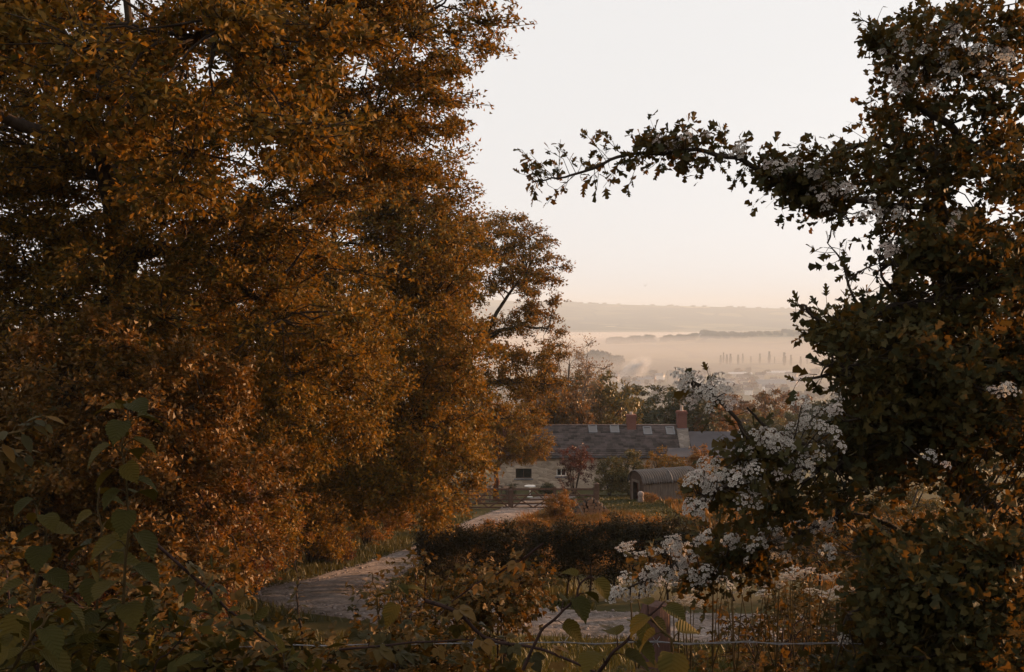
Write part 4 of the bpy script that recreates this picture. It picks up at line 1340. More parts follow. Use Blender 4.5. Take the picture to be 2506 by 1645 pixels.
for (x, y, w, h, m, lab) in ((-6.0, 18.6, 1.1, 1.7, 'copper', 'dark russet undergrowth in front of the amber tree foot'), (-6.9, 20.4, 1.1, 1.6, 'olive2', 'brown undergrowth at the left of the track bend'), (-7.7, 33.2, 1.3, 3.0, 'amber', 'amber bush filling the gap under the rounded tree beyond the track bend'), (-7.9, 27.9, 1.1, 2.6, 'olive2', 'brown bush on the verge under the rounded tree'), (-8.3, 22.5, 1.0, 1.3, 'olive', 'low green undergrowth at the hedgerow foot nearest the track bend'), (-8.6, 26.8, .9, 1.3, 'copper', 'low russet undergrowth at the hedgerow foot beside the track bend'),
                             (-8.0, 31.8, .8, 1.1, 'olive', 'low green undergrowth midway along the hedgerow foot'), (-6.6, 36.5, .8, 1.2, 'copper', 'low russet undergrowth farther along the hedgerow foot')):
    shrub('undergrowth', lab, x, y, w, h, m, 26, .34, 13, .075, group='undergrowth along the hedgerow foot')

# trees deeper left, seen through the oak
shrub('ash_tree', 'green brown tree behind the oak at the left edge', -15.5, 31, 4.2, 8.2, 'olive', 110, .95, 14, .16, cat='tree', group='trees behind the big oak', lobes=6)
shrub('ash_tree', 'dim brown tree glimpsed behind the oak trunk', -10.5, 38, 4.0, 9.2, 'oak2', 110, .95, 14, .17, cat='tree', group='trees behind the big oak', lobes=6)

# ------------------------------------------------------------------ around the cottage
tb = on_ground(P(1213, 1190, 61.6)[0], 61.6, -.1)
cz = float(P(1240, 1078, 61.6)[2])
cen, own = fill([((tb[0] + .4, 61.6, cz), (2.8, 2.3, 1.6), 4), ((tb[0] + 2.0, 61.4, cz - .3), (1.6, 1.3, 1.1), 1.4), ((tb[0] - 1.7, 61.6, cz - .2), (1.6, 1.4, 1.2), 1.4), ((tb[0] + .2, 61.6, cz + 1.7), (2.2, 1.8, 1.4), 1.6)], 230, .6, .3)
plant('apple_tree', 'small round headed tree with bare trunk inside the circular seat', 'tree', tb,
      [(limb(tb, tb + np.array((.03, 0, 1.2)), tb + np.array((.06, 0, 2.2))), .19, .13)] + [(limb(tb + np.array((.06, 0, 2.1)), tb + np.array((.9 * math.cos(a), .9 * math.sin(a), 3.0)), tb + np.array((1.9 * math.cos(a), 1.8 * math.sin(a), 3.9))), .08, .025) for a in (0, 1.25, 2.5, 3.75, 5.0)],
      cen, own, .5, 13, 13, .125, T_ONE, M['oak2'], flat=.7, jit=.05, wood='bark_red')

shrub('topiary_bush', 'small dark clipped bush to the right of the tree seat', P(1246, 1190, 63)[0], 63, .48, .95, 'dark_green', 26, .2, 14, .06)
shrub('clipped_bush', 'low dark rounded bush against the cottage wall behind the gates', P(1340, 1188, 68)[0], 68, .45, .8, 'dark_green', 30, .26, 14, .07)
mp_ = P(1405, 1195, 66)
shrub('maple_shrub', 'dark red small maple with pale forked stems before the cottage wall', mp_[0], 66, 1.35, 3.2, 'maple', 52, .42, 11, .10, zc=.66, stems=5, nt=11)
shrub('shrub_rose', 'arching dry shrub between the gatepost and tree seat', P(1172, 1190, 59)[0], 59, .9, 1.3, 'rough_veg', 18, .3, 6, .06, nt=8, stems=9)
# leafy screen left of and behind the shed
for (u, v0, Yp, w, h, m, lab) in ((1492, 1200, 65.5, 1.1, 2.7, 'olive', 'olive leafy screen between the right gate and the shed'), (1540, 1200, 66.5, 1.3, 3.1, 'olive', 'olive leafy screen rising behind the shed roof'),
                                  (1620, 1200, 68, 1.5, 3.3, 'oak2', 'golden green screen above the right end of the shed roof'), (1668, 1190, 69, 1.0, 2.3, 'oak2', 'golden bush beneath the lean-to roof'),
                                  (1712, 1190, 67.5, .9, 3.4, 'amber', 'upright golden shrub in front of the lean-to')):
    shrub('screen_shrub', lab, P(u, v0, Yp)[0], Yp, w, h, m, 62, .42, 14, .10, group='shrubs behind the shed', lobes=4)
shrub('elder_shrub', 'yellow green bush leaning at the right side of the shed', P(1690, 1215, 59)[0], 59, .8, 1.6, 'oak2', 34, .32, 13, .09)
shrub('low_plant', 'low golden plant at the shed front on the lawn edge', P(1592, 1232, 59.5)[0], 59.5, .42, .62, 'amber', 14, .18, 12, .06)
shrub('weed_clump', 'tall orange bush standing in front of the middle gate', P(1367, 1270, 48)[0], 48, .75, 1.75, 'amber', 46, .3, 14, .075)
shrub('weed_clump', 'orange weeds hiding the track before the left gate', P(1205, 1285, 43)[0], 43, 1.0, .85, 'amber', 40, .28, 13, .07)
shrub('weed_clump', 'green orange weeds at the track edge beyond the hedge end', P(1110, 1310, 39.5)[0], 39.5, .8, .9, 'olive2', 34, .28, 13, .07)
shrub('weed_clump', 'rusty low bush left of the log pile', P(1300, 1270, 45)[0], 45, .8, 1.0, 'amber', 34, .3, 13, .075)
shrub('weed_clump', 'orange bramble heap at the right end of the hedge top', P(1480, 1290, 40)[0], 40, 1.2, 1.1, 'amber', 46, .33, 13, .075)
# standing stone by the shed door
so = P(1568, 1228, 60)
b = MB(); b.lathe([(.16, -.1), (.19, .1), (.15, .3), (.2, .42), (.17, .56), (.06, .64)], 9)
st_o = b.build('stone_figure', M['stone_chip'], smooth=True); st_o.location = (so[0], 60, float(so[2])); st_o.scale = (1.0, .8, 1.0)
tag(st_o, 'pale weathered lump of stone standing at the shed doorway', 'stone')

# hedge in the middle ground
hp = spline([(-2.5, 33.5), (-1.7, 29.4), (.8, 26.9), (3.2, 26.2), (6.5, 25.6), (11, 24.8)], 60)
ht = np.interp(np.linspace(0, 1, 60), [0, .2, .4, .6, 1], [1.5, 1.75, 2.0, 2.1, 2.0])
n = 470
ii = rng.integers(0, 60, n)
tt = np.gradient(hp, axis=0); tt /= np.linalg.norm(tt, axis=1, keepdims=True)
off = rng.uniform(-.62, .62, n)
cx = hp[ii] + np.stack([-tt[ii, 1], tt[ii, 0]], 1) * off[:, None] + rng.normal(0, .06, (n, 2))
cz_ = H(cx[:, 0], cx[:, 1]) + ht[ii] * np.sqrt(rng.uniform(.03, 1, n)) * (1 - .22 * np.abs(off))
cen = np.stack([cx[:, 0], cx[:, 1], cz_], 1)
limbs = []
for k in range(0, 60, 3):
    g = on_ground(hp[k][0], hp[k][1], -.05)
    limbs.append((limb(g, g + np.array((rng.normal(0, .15), rng.normal(0, .15), ht[k] * .5)), g + np.array((rng.normal(0, .3), rng.normal(0, .3), ht[k] * .92))), .035, .01))
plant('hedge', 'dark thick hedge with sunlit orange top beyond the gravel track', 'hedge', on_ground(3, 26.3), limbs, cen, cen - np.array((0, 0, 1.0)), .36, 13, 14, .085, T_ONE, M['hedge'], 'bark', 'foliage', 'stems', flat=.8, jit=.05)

for (k, w, h, lab) in ((6, .7, .55, 'added orange weeds as sunlight on the left end of the dark hedge'), (17, .8, .5, 'added amber weeds as sunlight on the dark hedge left of its middle'), (27, .9, .55, 'added amber weeds as sunlight on the dark hedge near its middle'), (36, .9, .6, 'thick added weeds as sunlight on the hedge top below the woodpile'), (44, .9, .5, 'added orange weeds as sunlight on the hedge top behind the white blossom')):  # amber plants added to colour the hedge top as if sunlit
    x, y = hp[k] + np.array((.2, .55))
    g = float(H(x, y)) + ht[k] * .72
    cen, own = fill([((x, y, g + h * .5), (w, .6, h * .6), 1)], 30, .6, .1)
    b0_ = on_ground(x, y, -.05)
    plant('hedge_top_sunlight', lab, 'weeds', b0_, [(limb(b0_, b0_ + np.array((.05, 0, ht[k] * .5)), (x, y, g + h * .4)), .02, .006)], cen, own, .25, 11, 13, .075, T_ONE, M['amber'], 'green_stem', 'foliage', 'stems', 'added weeds as sunlight along the hedge top', jit=.05)

# sunlit scrub in the meadow on the right, seen through the hawthorn
for (x, y, w, h, m, lab) in ((7.2, 17.5, 1.3, 1.7, 'amber', 'sunlit orange scrub behind the hawthorn near the right edge'), (10.5, 23, 1.8, 2.2, 'amber', 'sunlit amber scrub in the meadow behind the hawthorn'),
                             (16, 41, 2.6, 4.0, 'olive', 'green thicket across the meadow behind the hawthorn'), (22, 47, 3, 5, 'olive', 'tall thicket at the meadow far edge behind the hawthorn'), (12.5, 52, 2.2, 3.6, 'oak2', 'golden thicket between the shed and the meadow')):
    shrub('scrub_bush', lab, x, y, w, h, m, 60, .45, 13, .10, group='scrub in the right hand meadow')

# ------------------------------------------------------------------ trees beyond the cottage (each a copy with its own place and size)
def tree_proto(name, h, w, mat, ncl, rcl, lsize, nt=10, nl=9, narrow=False, seed_lobes=6, tmpl=T_ONE, tdroop=0.0, trunk_frac=.3, twig=True, br=1.3, wood='bark'):
    ells = [((0, 0, h * .62), (w * .78, w * .78, h * .36), 3)] if name != 'poplar_tree' else [((0, 0, h * .46), (w * .8, w * .8, h * .44), 3), ((0, 0, h * .3), (w, w, h * .28), 2)]
    if not narrow:
        for k in range(seed_lobes):
            a = 6.283 * (k + rng.random() * .7) / seed_lobes
            ells.append(((math.cos(a) * w * .55, math.sin(a) * w * .55, h * rng.uniform(.42, .78)), (w * .46, w * .46, h * .2), .9))
    cen, own = fill(ells, ncl, .7, rcl * .5)
    limbs = [(limb((0, 0, -h * .06), (0, 0, h * trunk_frac), (w * .05, 0, h * .75)), .022 * h, .006 * h)]
    for k in range(5):
        a = 6.283 * (k + .2) / 5
        limbs.append((limb((0, 0, h * trunk_frac * .9), (w * .3 * math.cos(a), w * .3 * math.sin(a), h * .5), (w * .6 * math.cos(a), w * .6 * math.sin(a), h * .7)), .012 * h, .004 * h))
    return plant(name, None, None, (0, 0, 0), limbs, cen, own, rcl, nt, nl, lsize * 1.25, tmpl, M[mat], wood, up=.5, jit=rcl * .12, twig=twig, br=br, tdroop=tdroop)


protos = {
    'round': [tree_proto('broadleaf_tree', 9, 3.6, 'dark_green', 130, .75, .21, 10, 11), tree_proto('broadleaf_tree', 9, 3.9, 'olive', 130, .75, .21, 10, 11)],
    'brown': [tree_proto('broadleaf_tree', 9, 3.6, 'far_brown', 120, .75, .22, 10, 10), tree_proto('broadleaf_tree', 9, 3.3, 'olive2', 110, .75, .22, 10, 10)],
    'willow': [tree_proto('willow_tree', 9, 3.1, 'willow', 120, .85, .11, 16, 5, br=1.6, wood='old_timber')],
    'fir': [tree_proto('fir_tree', 9, 2.0, 'dark_green', 110, .55, .19, 10, 10, narrow=True)],
}
used = set()


def put(kind, k, name, label, x, y, h, w=1.0, group='trees beyond the cottage', dz=-.3):
    src = protos[kind][k]
    o = src if src.name not in used else copy_tree(src)
    used.add(src.name)
    o.location = [float(q) for q in on_ground(x, y, dz)]
    s = h / 9
    o.scale = (s * w, s * w, s)
    o.rotation_euler = (0, 0, random.uniform(0, 6.28))
    tag(o, label, 'tree', group)
    return o


def put_px(kind, k, name, label, u, vtop, Y_, w=1.0, **kw):
    p = P(u, vtop, Y_)
    h = (float(p[2]) - float(H(p[0], Y_))) * 1.08 + .4
    return put(kind, k, name, label, p[0], Y_, max(2.5, h), w, **kw)


put_px('willow', 0, 'willow_tree', 'pale twiggy tree rising left of the cottage ridge', 1385, 826, 82, .82)
put_px('brown', 1, 'broadleaf_tree', 'amber tree under the pale twiggy tree at the cottage left end', 1340, 925, 79, .8)
put_px('brown', 1, 'broadleaf_tree', 'golden tree touching the cottage ridge at its left end', 1398, 960, 80, .75)
put_px('round', 1, 'broadleaf_tree', 'dark olive tree right of the pale twiggy tree', 1458, 915, 86, .9)
put_px('brown', 1, 'broadleaf_tree', 'low golden tree behind the ridge between two dark trees', 1502, 985, 90, .7)
put_px('fir', 0, 'fir_tree', 'misty grey pointed conifer behind the left chimney', 1546, 958, 135, 1.3)
put_px('round', 0, 'broadleaf_tree', 'misty grey round tree left of the chimneys', 1522, 990, 125, .9)
put_px('round', 0, 'broadleaf_tree', 'big dark round tree between the two chimneys', 1645, 955, 100, 1.2)
put_px('brown', 0, 'broadleaf_tree', 'dull brown tree behind the right chimney', 1725, 978, 104, 1.0)
put_px('brown', 1, 'broadleaf_tree', 'amber tree behind the cottage wing', 1745, 1000, 98, .7)
put_px('brown', 0, 'broadleaf_tree', 'russet tree in the belt right of the blossom spray', 1828, 968, 150, .95)
put_px('brown', 1, 'broadleaf_tree', 'golden tree in the belt right of the blossom spray', 1892, 972, 145, .8)
put_px('brown', 0, 'broadleaf_tree', 'russet tree at the right end of the belt', 1960, 970, 155, 1.0)
put_px('round', 1, 'broadleaf_tree', 'olive tree below the russet belt behind the wing', 1830, 1010, 112, 1.0)
put_px('round', 1, 'broadleaf_tree', 'olive tree below the golden tree of the belt', 1925, 1010, 118, 1.1)
put_px('round', 0, 'broadleaf_tree', 'dark tree hidden behind the hawthorn right of the wing', 2040, 985, 120, 1.2)
put_px('brown', 0, 'broadleaf_tree', 'brown tree just left of the big dark tree', 1592, 1005, 130, .8)

# ------------------------------------------------------------------ the town in the valley
far_protos = [tree_proto('valley_tree', 9, 4.2, 'far_green', 46, 1.5, .9, 7, 5, twig=False), tree_proto('valley_tree', 9, 3.6, 'far_brown', 42, 1.5, .9, 7, 5, twig=False), tree_proto('valley_tree', 9, 4.6, 'far_green', 50, 1.6, .95, 7, 5, twig=False)]
fused = set()


def far_tree(x, y, h, w, label, group, k, sink=.08):
    src = far_protos[k]
    o = src if src.name not in fused else copy_tree(src)
    fused.add(src.name)
    o.location = [float(q) for q in on_ground(x, y, -h * sink)]
    s = h / 9
    o.scale = (s * w, s * w, s)
    o.rotation_euler = (0, 0, random.uniform(0, 6.28))
    return tag(o, label, 'tree', group)


FT = 'hazy trees among the valley houses'
for k in range(95):
    v = random.choice([random.uniform(905, 935), random.uniform(930, 975), random.uniform(950, 1000)])
    u = random.uniform(1400, 2060)
    sl_ = -(822.5 - v) / FPX + math.tan(PITCH)
    Yd = 86 / sl_
    far_tree((u - 1253) / FPX * Yd, Yd, random.uniform(6, 12), random.uniform(1.0, 1.5), 'small hazy tree standing among the houses of the valley town', FT, random.choice((0, 0, 1, 2)))
FT2 = 'misty trees left of the smoke plume'
for (u, v, h) in ((1430, 905, 17), (1447, 898, 19), (1462, 893, 22), (1478, 896, 19), (1494, 902, 16), (1510, 905, 15), (1415, 912, 15)):
    Yd = 1750
    far_tree((u - 1253) / FPX * Yd, Yd, h * 1.5, 1.2, 'misty tree in the grey clump left of the smoke plume', FT2, 0)
# poplars
pop = tree_proto('poplar_tree', 9, 1.0, 'far_green', 60, .6, .8, 6, 5, narrow=True, twig=False)
for i_, u in enumerate((1764, 1771, 1779, 1788, 1807, 1818, 1838, 1860, 1883, 1896, 1920, 1936, 1960, 1976)):
    o = pop if i_ == 0 else copy_tree(pop)
    Yd = 1820 + random.uniform(-60, 60)
    o.location = [float(q) for q in on_ground((u - 1253) / FPX * Yd, Yd, -1)]
    h = random.uniform(16, 30)
    k_ = random.uniform(.35, .6)
    o.scale = (h / 9 * k_, h / 9 * k_, h / 9)
    tag(o, 'tall thin poplar in the misty row beyond the town', 'tree', 'row of poplars beyond the town')
# copses on the low ridge
FT3 = 'misty hedgerow trees on the low ridge'
for (u0, u1, v, n_, hh) in ((1492, 1592, 850, 17, 26), (1622, 1702, 846, 12, 20), (1722, 1738, 846, 2, 30), (1748, 1782, 842, 5, 24), (1790, 1846, 840, 8, 20), (1850, 2060, 832, 20, 16)):
    for k in range(n_):
        u = u0 + (u1 - u0) * (k + random.uniform(.1, .9)) / n_
        Yd = 2880 + random.uniform(-60, 60)
        far_tree((u - 1253) / FPX * Yd, Yd, hh * random.uniform(.7, 1.2), 1.3, 'misty grey tree in the copses along the low ridge', FT3, 0, .28)
for k in range(40):                       # trees along the skyline of the far ridge
    u = random.uniform(1380, 2050); Yd = 6400 + random.uniform(-60, 60)
    far_tree((u - 1253) / FPX * Yd, Yd, random.uniform(9, 17), 2.0, 'tiny pale tree on the skyline of the far ridge', 'trees on the far skyline', 0, .42)
# houses
M['render_wall'] = noisy_mat('far_wall', (0.26, 0.22, 0.19), (0.5, 0.44, 0.4), .3, .9)
M['far_roof'] = noisy_mat('far_roof', (0.07, 0.055, 0.05), (0.15, 0.11, 0.10), .4, .7)
M['pale_roof'] = noisy_mat('pale_roof', (0.36, 0.34, 0.33), (0.6, 0.57, 0.55), .3, .5)


def far_house(name, label, u, v, L, D, Hw, Hr, rz, wall, rf, group, Yd=None):
    sl_ = -(822.5 - v) / FPX + math.tan(PITCH)
    Yd = Yd or 87 / sl_
    x = (u - 1253) / FPX * Yd
    h = empty(name, on_ground(x, Yd, -.4), label, 'house' if 'shed' not in name else 'shed', group, rz)
    w = MB(); w.box(-L / 2, L / 2, -D / 2, D / 2, 0, Hw + .4); w.build('wall', M[wall], h)
    r_ = MB()
    o_ = .4
    v_ = [(-L / 2 - o_, -D / 2 - o_, Hw + .41), (L / 2 + o_, -D / 2 - o_, Hw + .41), (L / 2 + o_, D / 2 + o_, Hw + .41), (-L / 2 - o_, D / 2 + o_, Hw + .41), (-L / 2 - o_, 0, Hw + Hr), (L / 2 + o_, 0, Hw + Hr)]
    r_.add(v_, [(3, 2, 1, 0), (0, 1, 5, 4), (2, 3, 4, 5), (0, 4, 3), (1, 2, 5)])
    ro = r_.build('roof', M[rf], h)
    if L < 14:
        c_ = MB(); c_.box(L * .3, L * .3 + .9, -.45, .45, Hw + Hr * .6, Hw + Hr + 1.3); c_.build('chimney', M['brick'], ro)
    return h


HG = 'hazy houses of the valley town'
for k in range(46):
    v = random.choice([random.uniform(918, 938), random.uniform(925, 962)])
    u = random.uniform(1470, 2010)
    far_house('town_house', 'small hazy gabled house among trees in the valley town', u, v, random.uniform(8, 13), random.uniform(6, 8), random.uniform(5, 8), random.uniform(2.6, 4), random.uniform(-.7, .7), random.choice(('render_wall', 'white_paint', 'render_wall')), random.choice(('far_roof', 'far_roof', 'lead')), HG)
far_house('town_house', 'narrow white gabled house above the left chimney in the haze', 1531, 950, 7, 11, 8, 3.5, R(90), 'white_paint', 'far_roof', None)
far_house('long_shed', 'long pale roofed shed at the foot of the poplars', 1912, 912, 46, 14, 4, 3, R(4), 'render_wall', 'pale_roof', None)
far_house('long_shed', 'second pale low shed left of the poplars in haze', 1812, 915, 34, 12, 4, 2.5, R(-3), 'render_wall', 'pale_roof', None)
far_house('long_shed', 'large grey hall roof among the right hand houses', 1885, 944, 36, 20, 6, 5, R(8), 'render_wall', 'lead', None)
far_house('long_shed', 'low pale roofs in front of the large grey hall', 1890, 953, 22, 8, 3, 2, R(2), 'white_paint', 'pale_roof', None)
# church tower
tY = 87 / (-(822.5 - 932) / FPX + math.tan(PITCH))
tx = (1642 - 1253) / FPX * tY
ch = empty('church_tower', on_ground(tx, tY, -.5), 'square battlemented church tower among trees in the hazy town', 'tower')
b = MB(); b.box(-4, 4, -4, 4, 0, 17); b.build('wall', M['rubble'], ch)
b = MB()
for a in range(4):
    for k in range(4):
        p0 = -4 + k * 2.25
        s_ = {0: (p0, p0 + 1.25, -4.1, -3.5), 1: (p0, p0 + 1.25, 3.5, 4.1), 2: (-4.1, -3.5, p0, p0 + 1.25), 3: (3.5, 4.1, p0, p0 + 1.25)}[a]
        b.box(s_[0], s_[1], s_[2], s_[3], 17.003 + .001 * a, 18.4)
b.build('battlements', M['rubble'], ch)
for x_ in (-1.2, 1.2):
    b = MB(); b.box(x_ - .5, x_ + .5, -4.03, -3.9, 11, 14); b.build('window', M['dark_metal'], ch)
# a bird far out over the valley
bp = P(1579, 700, 180)
b = MB()
b.tube([(-.02, -.22, 0), (0, -.05, .02), (0, .12, 0), (0, .3, -.02)], [.02, .07, .06, .015], 6)
bird = empty('bird', bp, 'tiny bird flying over the misty valley', 'bird')
b.build('body', M['dark_metal'], bird, smooth=True)
for s in (-1, 1):
    w_ = MB(); w_.add([(s * .04, -.1, .03), (s * .04, .1, .03), (s * .25, .12, .28), (s * .28, -.02, .3), (s * .42, .14, .52), (s * .04, 0, .0)], [(0, 1, 2, 3), (3, 2, 4), (0, 5, 1)])
    w_.build('wing', M['dark_metal'], bird)

# ------------------------------------------------------------------ hawthorn in blossom on the right
def branch(pix, r0, r1):
    """pix: [(u, v, Y)...]"""
    return ([P(*q) for q in pix], r0, r1)


hb = on_ground(2.35, 4.1, -.05)
haw_limbs = [
    ([hb, (2.25, 4.0, .6), (2.1, 3.8, 1.3), (2.0, 3.75, 2.1), (1.95, 3.7, 3.0)], .045, .014),
    ([hb, (2.0, 4.2, .5), (1.75, 4.0, 1.4), (1.65, 3.9, 2.3)], .03, .008),
    ([(2.0, 3.8, 1.3), P(2330, 560, 3.7), P(2160, 500, 3.6), P(2020, 480, 3.5), P(1930, 450, 3.45), P(1850, 410, 3.45), P(1790, 385, 3.45), P(1690, 368, 3.45), P(1600, 372, 3.45), P(1510, 385, 3.45), P(1420, 425, 3.45), P(1355, 440, 3.45), P(1300, 445, 3.45)], .014, .0016),
    ([P(2330, 560, 3.7), P(2260, 420, 3.65), P(2150, 350, 3.6), P(2050, 370, 3.55)], .014, .004),
    ([(1.9, 3.7, 2.1), P(2350, 330, 3.6), P(2240, 250, 3.6), P(2180, 130, 3.5)], .02, .004),
    ([(1.85, 3.65, 2.5), P(2380, 180, 3.5), P(2250, 120, 3.5)], .016, .004),
    ([P(2180, 130, 3.5), P(2150, 75, 3.5), P(2110, 48, 3.5)], .005, .0016),
    ([P(2240, 160, 3.5), P(2200, 120, 3.5), P(2160, 100, 3.5)], .005, .0016),
    ([(1.75, 4.0, 1.4), P(2250, 760, 3.6), P(2120, 770, 3.4), P(2020, 790, 3.3), P(1950, 740, 3.25)], .02, .0022),
    ([P(2120, 770, 3.4), P(2085, 720, 3.4), P(2060, 640, 3.4), P(2025, 595, 3.4)], .006, .0015),
    ([P(2250, 760, 3.6), P(2170, 690, 3.5), P(2150, 640, 3.5)], .008, .002),
    ([(1.9, 3.9, .9), P(2200, 900, 3.5), P(2080, 900, 3.2), P(1950, 930, 3.1)], .018, .002),
    ([(1.9, 3.9, .8), P(2230, 1000, 3.5), P(2080, 1130, 3.2), P(1950, 1140, 3.0), P(1850, 1100, 2.95), P(1800, 1030, 2.9), P(1740, 960, 2.9), P(1690, 930, 2.9)], .013, .0025),
    ([P(2080, 1130, 3.2), P(1900, 1060, 3.0), P(1830, 1000, 2.95)], .008, .003),
    ([P(1950, 1140, 3.0), P(1820, 1180, 2.9), P(1720, 1210, 2.85)], .012, .003),
    ([(1.95, 3.9, .5), P(2150, 1270, 3.7), P(1980, 1300, 3.6), P(1850, 1335, 3.55), P(1700, 1355, 3.5), P(1600, 1410, 3.45), P(1480, 1465, 3.4)], .011, .0022),
    ([P(1980, 1300, 3.6), P(1850, 1295, 3.55), P(1760, 1315, 3.5)], .006, .002),
    ([(2.1, 4.0, .3), P(2350, 1350, 3.2), P(2200, 1430, 3.0), P(2080, 1500, 2.9)], .02, .003),
    ([(2.1, 4.0, .3), P(2450, 1450, 3.0), P(2380, 1520, 2.8)], .02, .004),
]



def in_poly(u, v, poly):
    c = False
    j = len(poly) - 1
    for i in range(len(poly)):
        (xi, yi), (xj, yj) = poly[i], poly[j]
        if (yi > v) != (yj > v) and u < (xj - xi) * (v - yi) / (yj - yi) + xi: c = not c
        j = i
    return c


regions = [   # outline in the photograph, depth range, clumps: where this bush has wood and leaves
    ([(2240, 40), (2330, 0), (2620, -60), (2620, 420), (2330, 400), (2200, 330), (2120, 250), (2170, 130)], 3.3, 4.1, 90),
    ([(2130, 300), (2330, 390), (2620, 380), (2620, 720), (2200, 640), (2140, 560), (1960, 500), (1950, 420), (2010, 380)], 3.3, 4.2, 84),
    ([(2230, 560), (2620, 560), (2620, 960), (2200, 900), (2090, 850), (2180, 700)], 3.2, 4.2, 165),
    ([(2010, 800), (2100, 770), (2300, 860), (2620, 860), (2620, 1240), (2150, 1200), (2060, 1090), (2090, 960)], 3.0, 3.9, 230),
    ([(1900, 1140), (2040, 1100), (2200, 1200), (2200, 1280), (2000, 1290), (1850, 1270)], 2.95, 3.5, 16),
    ([(1700, 1180), (1830, 1100), (1950, 1110), (1930, 1170), (1780, 1250), (1730, 1240)], 2.85, 3.1, 15),
    ([(2060, 1280), (2300, 1300), (2620, 1260), (2620, 1720), (2010, 1720), (2080, 1560), (2180, 1440)], 2.7, 3.8, 230),
    ([(1560, 1400), (1660, 1310), (1800, 1290), (1990, 1310), (1990, 1400), (1800, 1390), (1640, 1460), (1560, 1450)], 3.4, 3.7, 20),
    ([(1600, 340), (1700, 320), (1800, 370), (1800, 410), (1700, 400), (1610, 390)], 3.4, 3.55, 7),
    ([(1870, 400), (2020, 400), (2060, 480), (2040, 520), (1930, 480)], 3.35, 3.6, 18),
    ([(2130, 1390), (2450, 1380), (2520, 1640), (2130, 1640)], 2.6, 2.8, 45),
    ([(2080, 90), (2160, 100), (2170, 130), (2120, 110)], 3.45, 3.55, 3),
]
OPEN = [(1850, 1345), (2120, 1170), (2620, 1020), (2620, 1190), (2300, 1300), (1950, 1400)]      # the bush is thin here: low sun and lit meadow come through
cen = []
for poly, y0, y1, n in regions:
    us = [q[0] for q in poly]; vs_ = [q[1] for q in poly]
    k = 0
    while k < n:
        u, v = rng.uniform(min(us), max(us)), rng.uniform(min(vs_), max(vs_))
        if in_poly(u, v, poly) and not (in_poly(u, v, OPEN) and rng.random() < .62):
            cen.append(P(u, v, rng.uniform(y0, y1))); k += 1
cen = np.array(cen)
root_h = empty('hawthorn_bush', hb, 'big hawthorn in white blossom filling the right side, one branch arching over the valley', 'hawthorn')
ownc = cen + np.array((.6, .3, -.25))
(wv, wf), (pos, nr, td, sz) = grow([(np.array(a), b, c) for a, b, c in haw_limbs], cen, ownc, .115, 8, 6, .034, flat=.9, jit=.010, up=.35, br=.55, fine=True)
link('stems', mesh_np('stems', wv, wf, smooth=True), M['bark'], root_h, True)
# single leaves along the shoots that stand out against the sky
shoots = [(2, .42, 1.0, 34, .032), (9, .1, 1.0, 26, .04), (8, .35, 1.0, 34, .042), (6, .1, 1, 14, .036), (7, .1, 1, 14, .036), (3, .2, 1, 36, .038), (10, .1, 1, 18, .04), (11, .4, 1, 30, .046), (4, .6, 1, 20, .036), (12, .5, 1, 12, .04)]
lp_, ln_, lt_, ls_ = [], [], [], []
extra_twigs = []
for li, t0, t1, n, s in shoots:
    sp_ = spline(haw_limbs[li][0], 160)
    if li == 2:                                # side twigs of uneven length, some bare wood between them
        for k in range(46):
            t = t0 + (t1 - t0) * rng.random() ** .95
            i = min(157, int(t * 159))
            tan = norm(sp_[i + 2] - sp_[max(0, i - 2)])
            up_ = rng.random() < .66
            d = norm(tan * rng.uniform(.2, .9) + rng.normal(0, .4, 3) + np.array((0, 0, .8 if up_ else -.7)))
            L_ = rng.uniform(.03, .15) * (1.15 - .6 * abs(t - .7))
            e = sp_[i] + d * L_
            md_ = (sp_[i] + e) / 2 + rng.normal(0, .008, 3)
            extra_twigs.append(np.stack([sp_[i], md_, e]))
            for q in range(int(3 + L_ * 34)):
                w_ = .25 + .75 * (q + rng.random()) / (3 + L_ * 34)
                b0 = sp_[i] * (1 - w_) ** 2 + 2 * md_ * w_ * (1 - w_) + e * w_ ** 2
                dl = norm(d * .8 + rng.normal(0, .6, 3))
                lp_.append(b0 + dl * .008); lt_.append(dl); ls_.append(.035 * rng.uniform(.5, 1.25)); ln_.append(rng.normal(0, .8, 3) + np.array((0, -.5, .4)))
    for k in range(n):
        t = t0 + (t1 - t0) * (k + rng.random()) / n
        i = min(158, int(t * 159))
        tan = norm(sp_[min(159, i + 2)] - sp_[max(0, i - 2)])
        d = norm(tan * .5 + rng.normal(0, .6, 3) + np.array((0, 0, .25 if rng.random() < .62 else -.75)))
        spur = rng.uniform(.02, .095) * (1 if t < .85 else .5)
        e = sp_[i] + d * spur
        extra_twigs.append(np.stack([sp_[i], (sp_[i] + e) / 2 + rng.normal(0, .003, 3), e]))
        for q in range(1 if rng.random() < .5 else 2):
            lp_.append(e); lt_.append(d + rng.normal(0, .45, 3)); ls_.append(s * rng.uniform(.6, 1.25))
            ln_.append(rng.normal(0, .75, 3) + np.array((0, -.55, .5)))
TWG = np.array(extra_twigs)
tv, tf = tubes_np(TWG, np.tile(np.array((.0016, .0012, .0008)), (len(TWG), 1)), 3)
link('spurs', mesh_np('spurs', tv, tf), M['bark'], root_h, True)['kind'] = 'stuff'
lp_, ln_, lt_, ls_ = map(np.array, (lp_, ln_, lt_, ls_))
sel = rng.permutation(len(lp_))
a_, b_ = sel[:290], sel[290:]
single_leaves('leaf', lp_[a_], ln_[a_], lt_[a_], ls_[a_], 'haw', T_HAW, M['hawthorn'], root_h)
pos = np.vstack([pos, lp_[b_]]); nr = np.vstack([nr, ln_[b_]]); td = np.vstack([td, lt_[b_]]); sz = np.concatenate([sz, ls_[b_]])
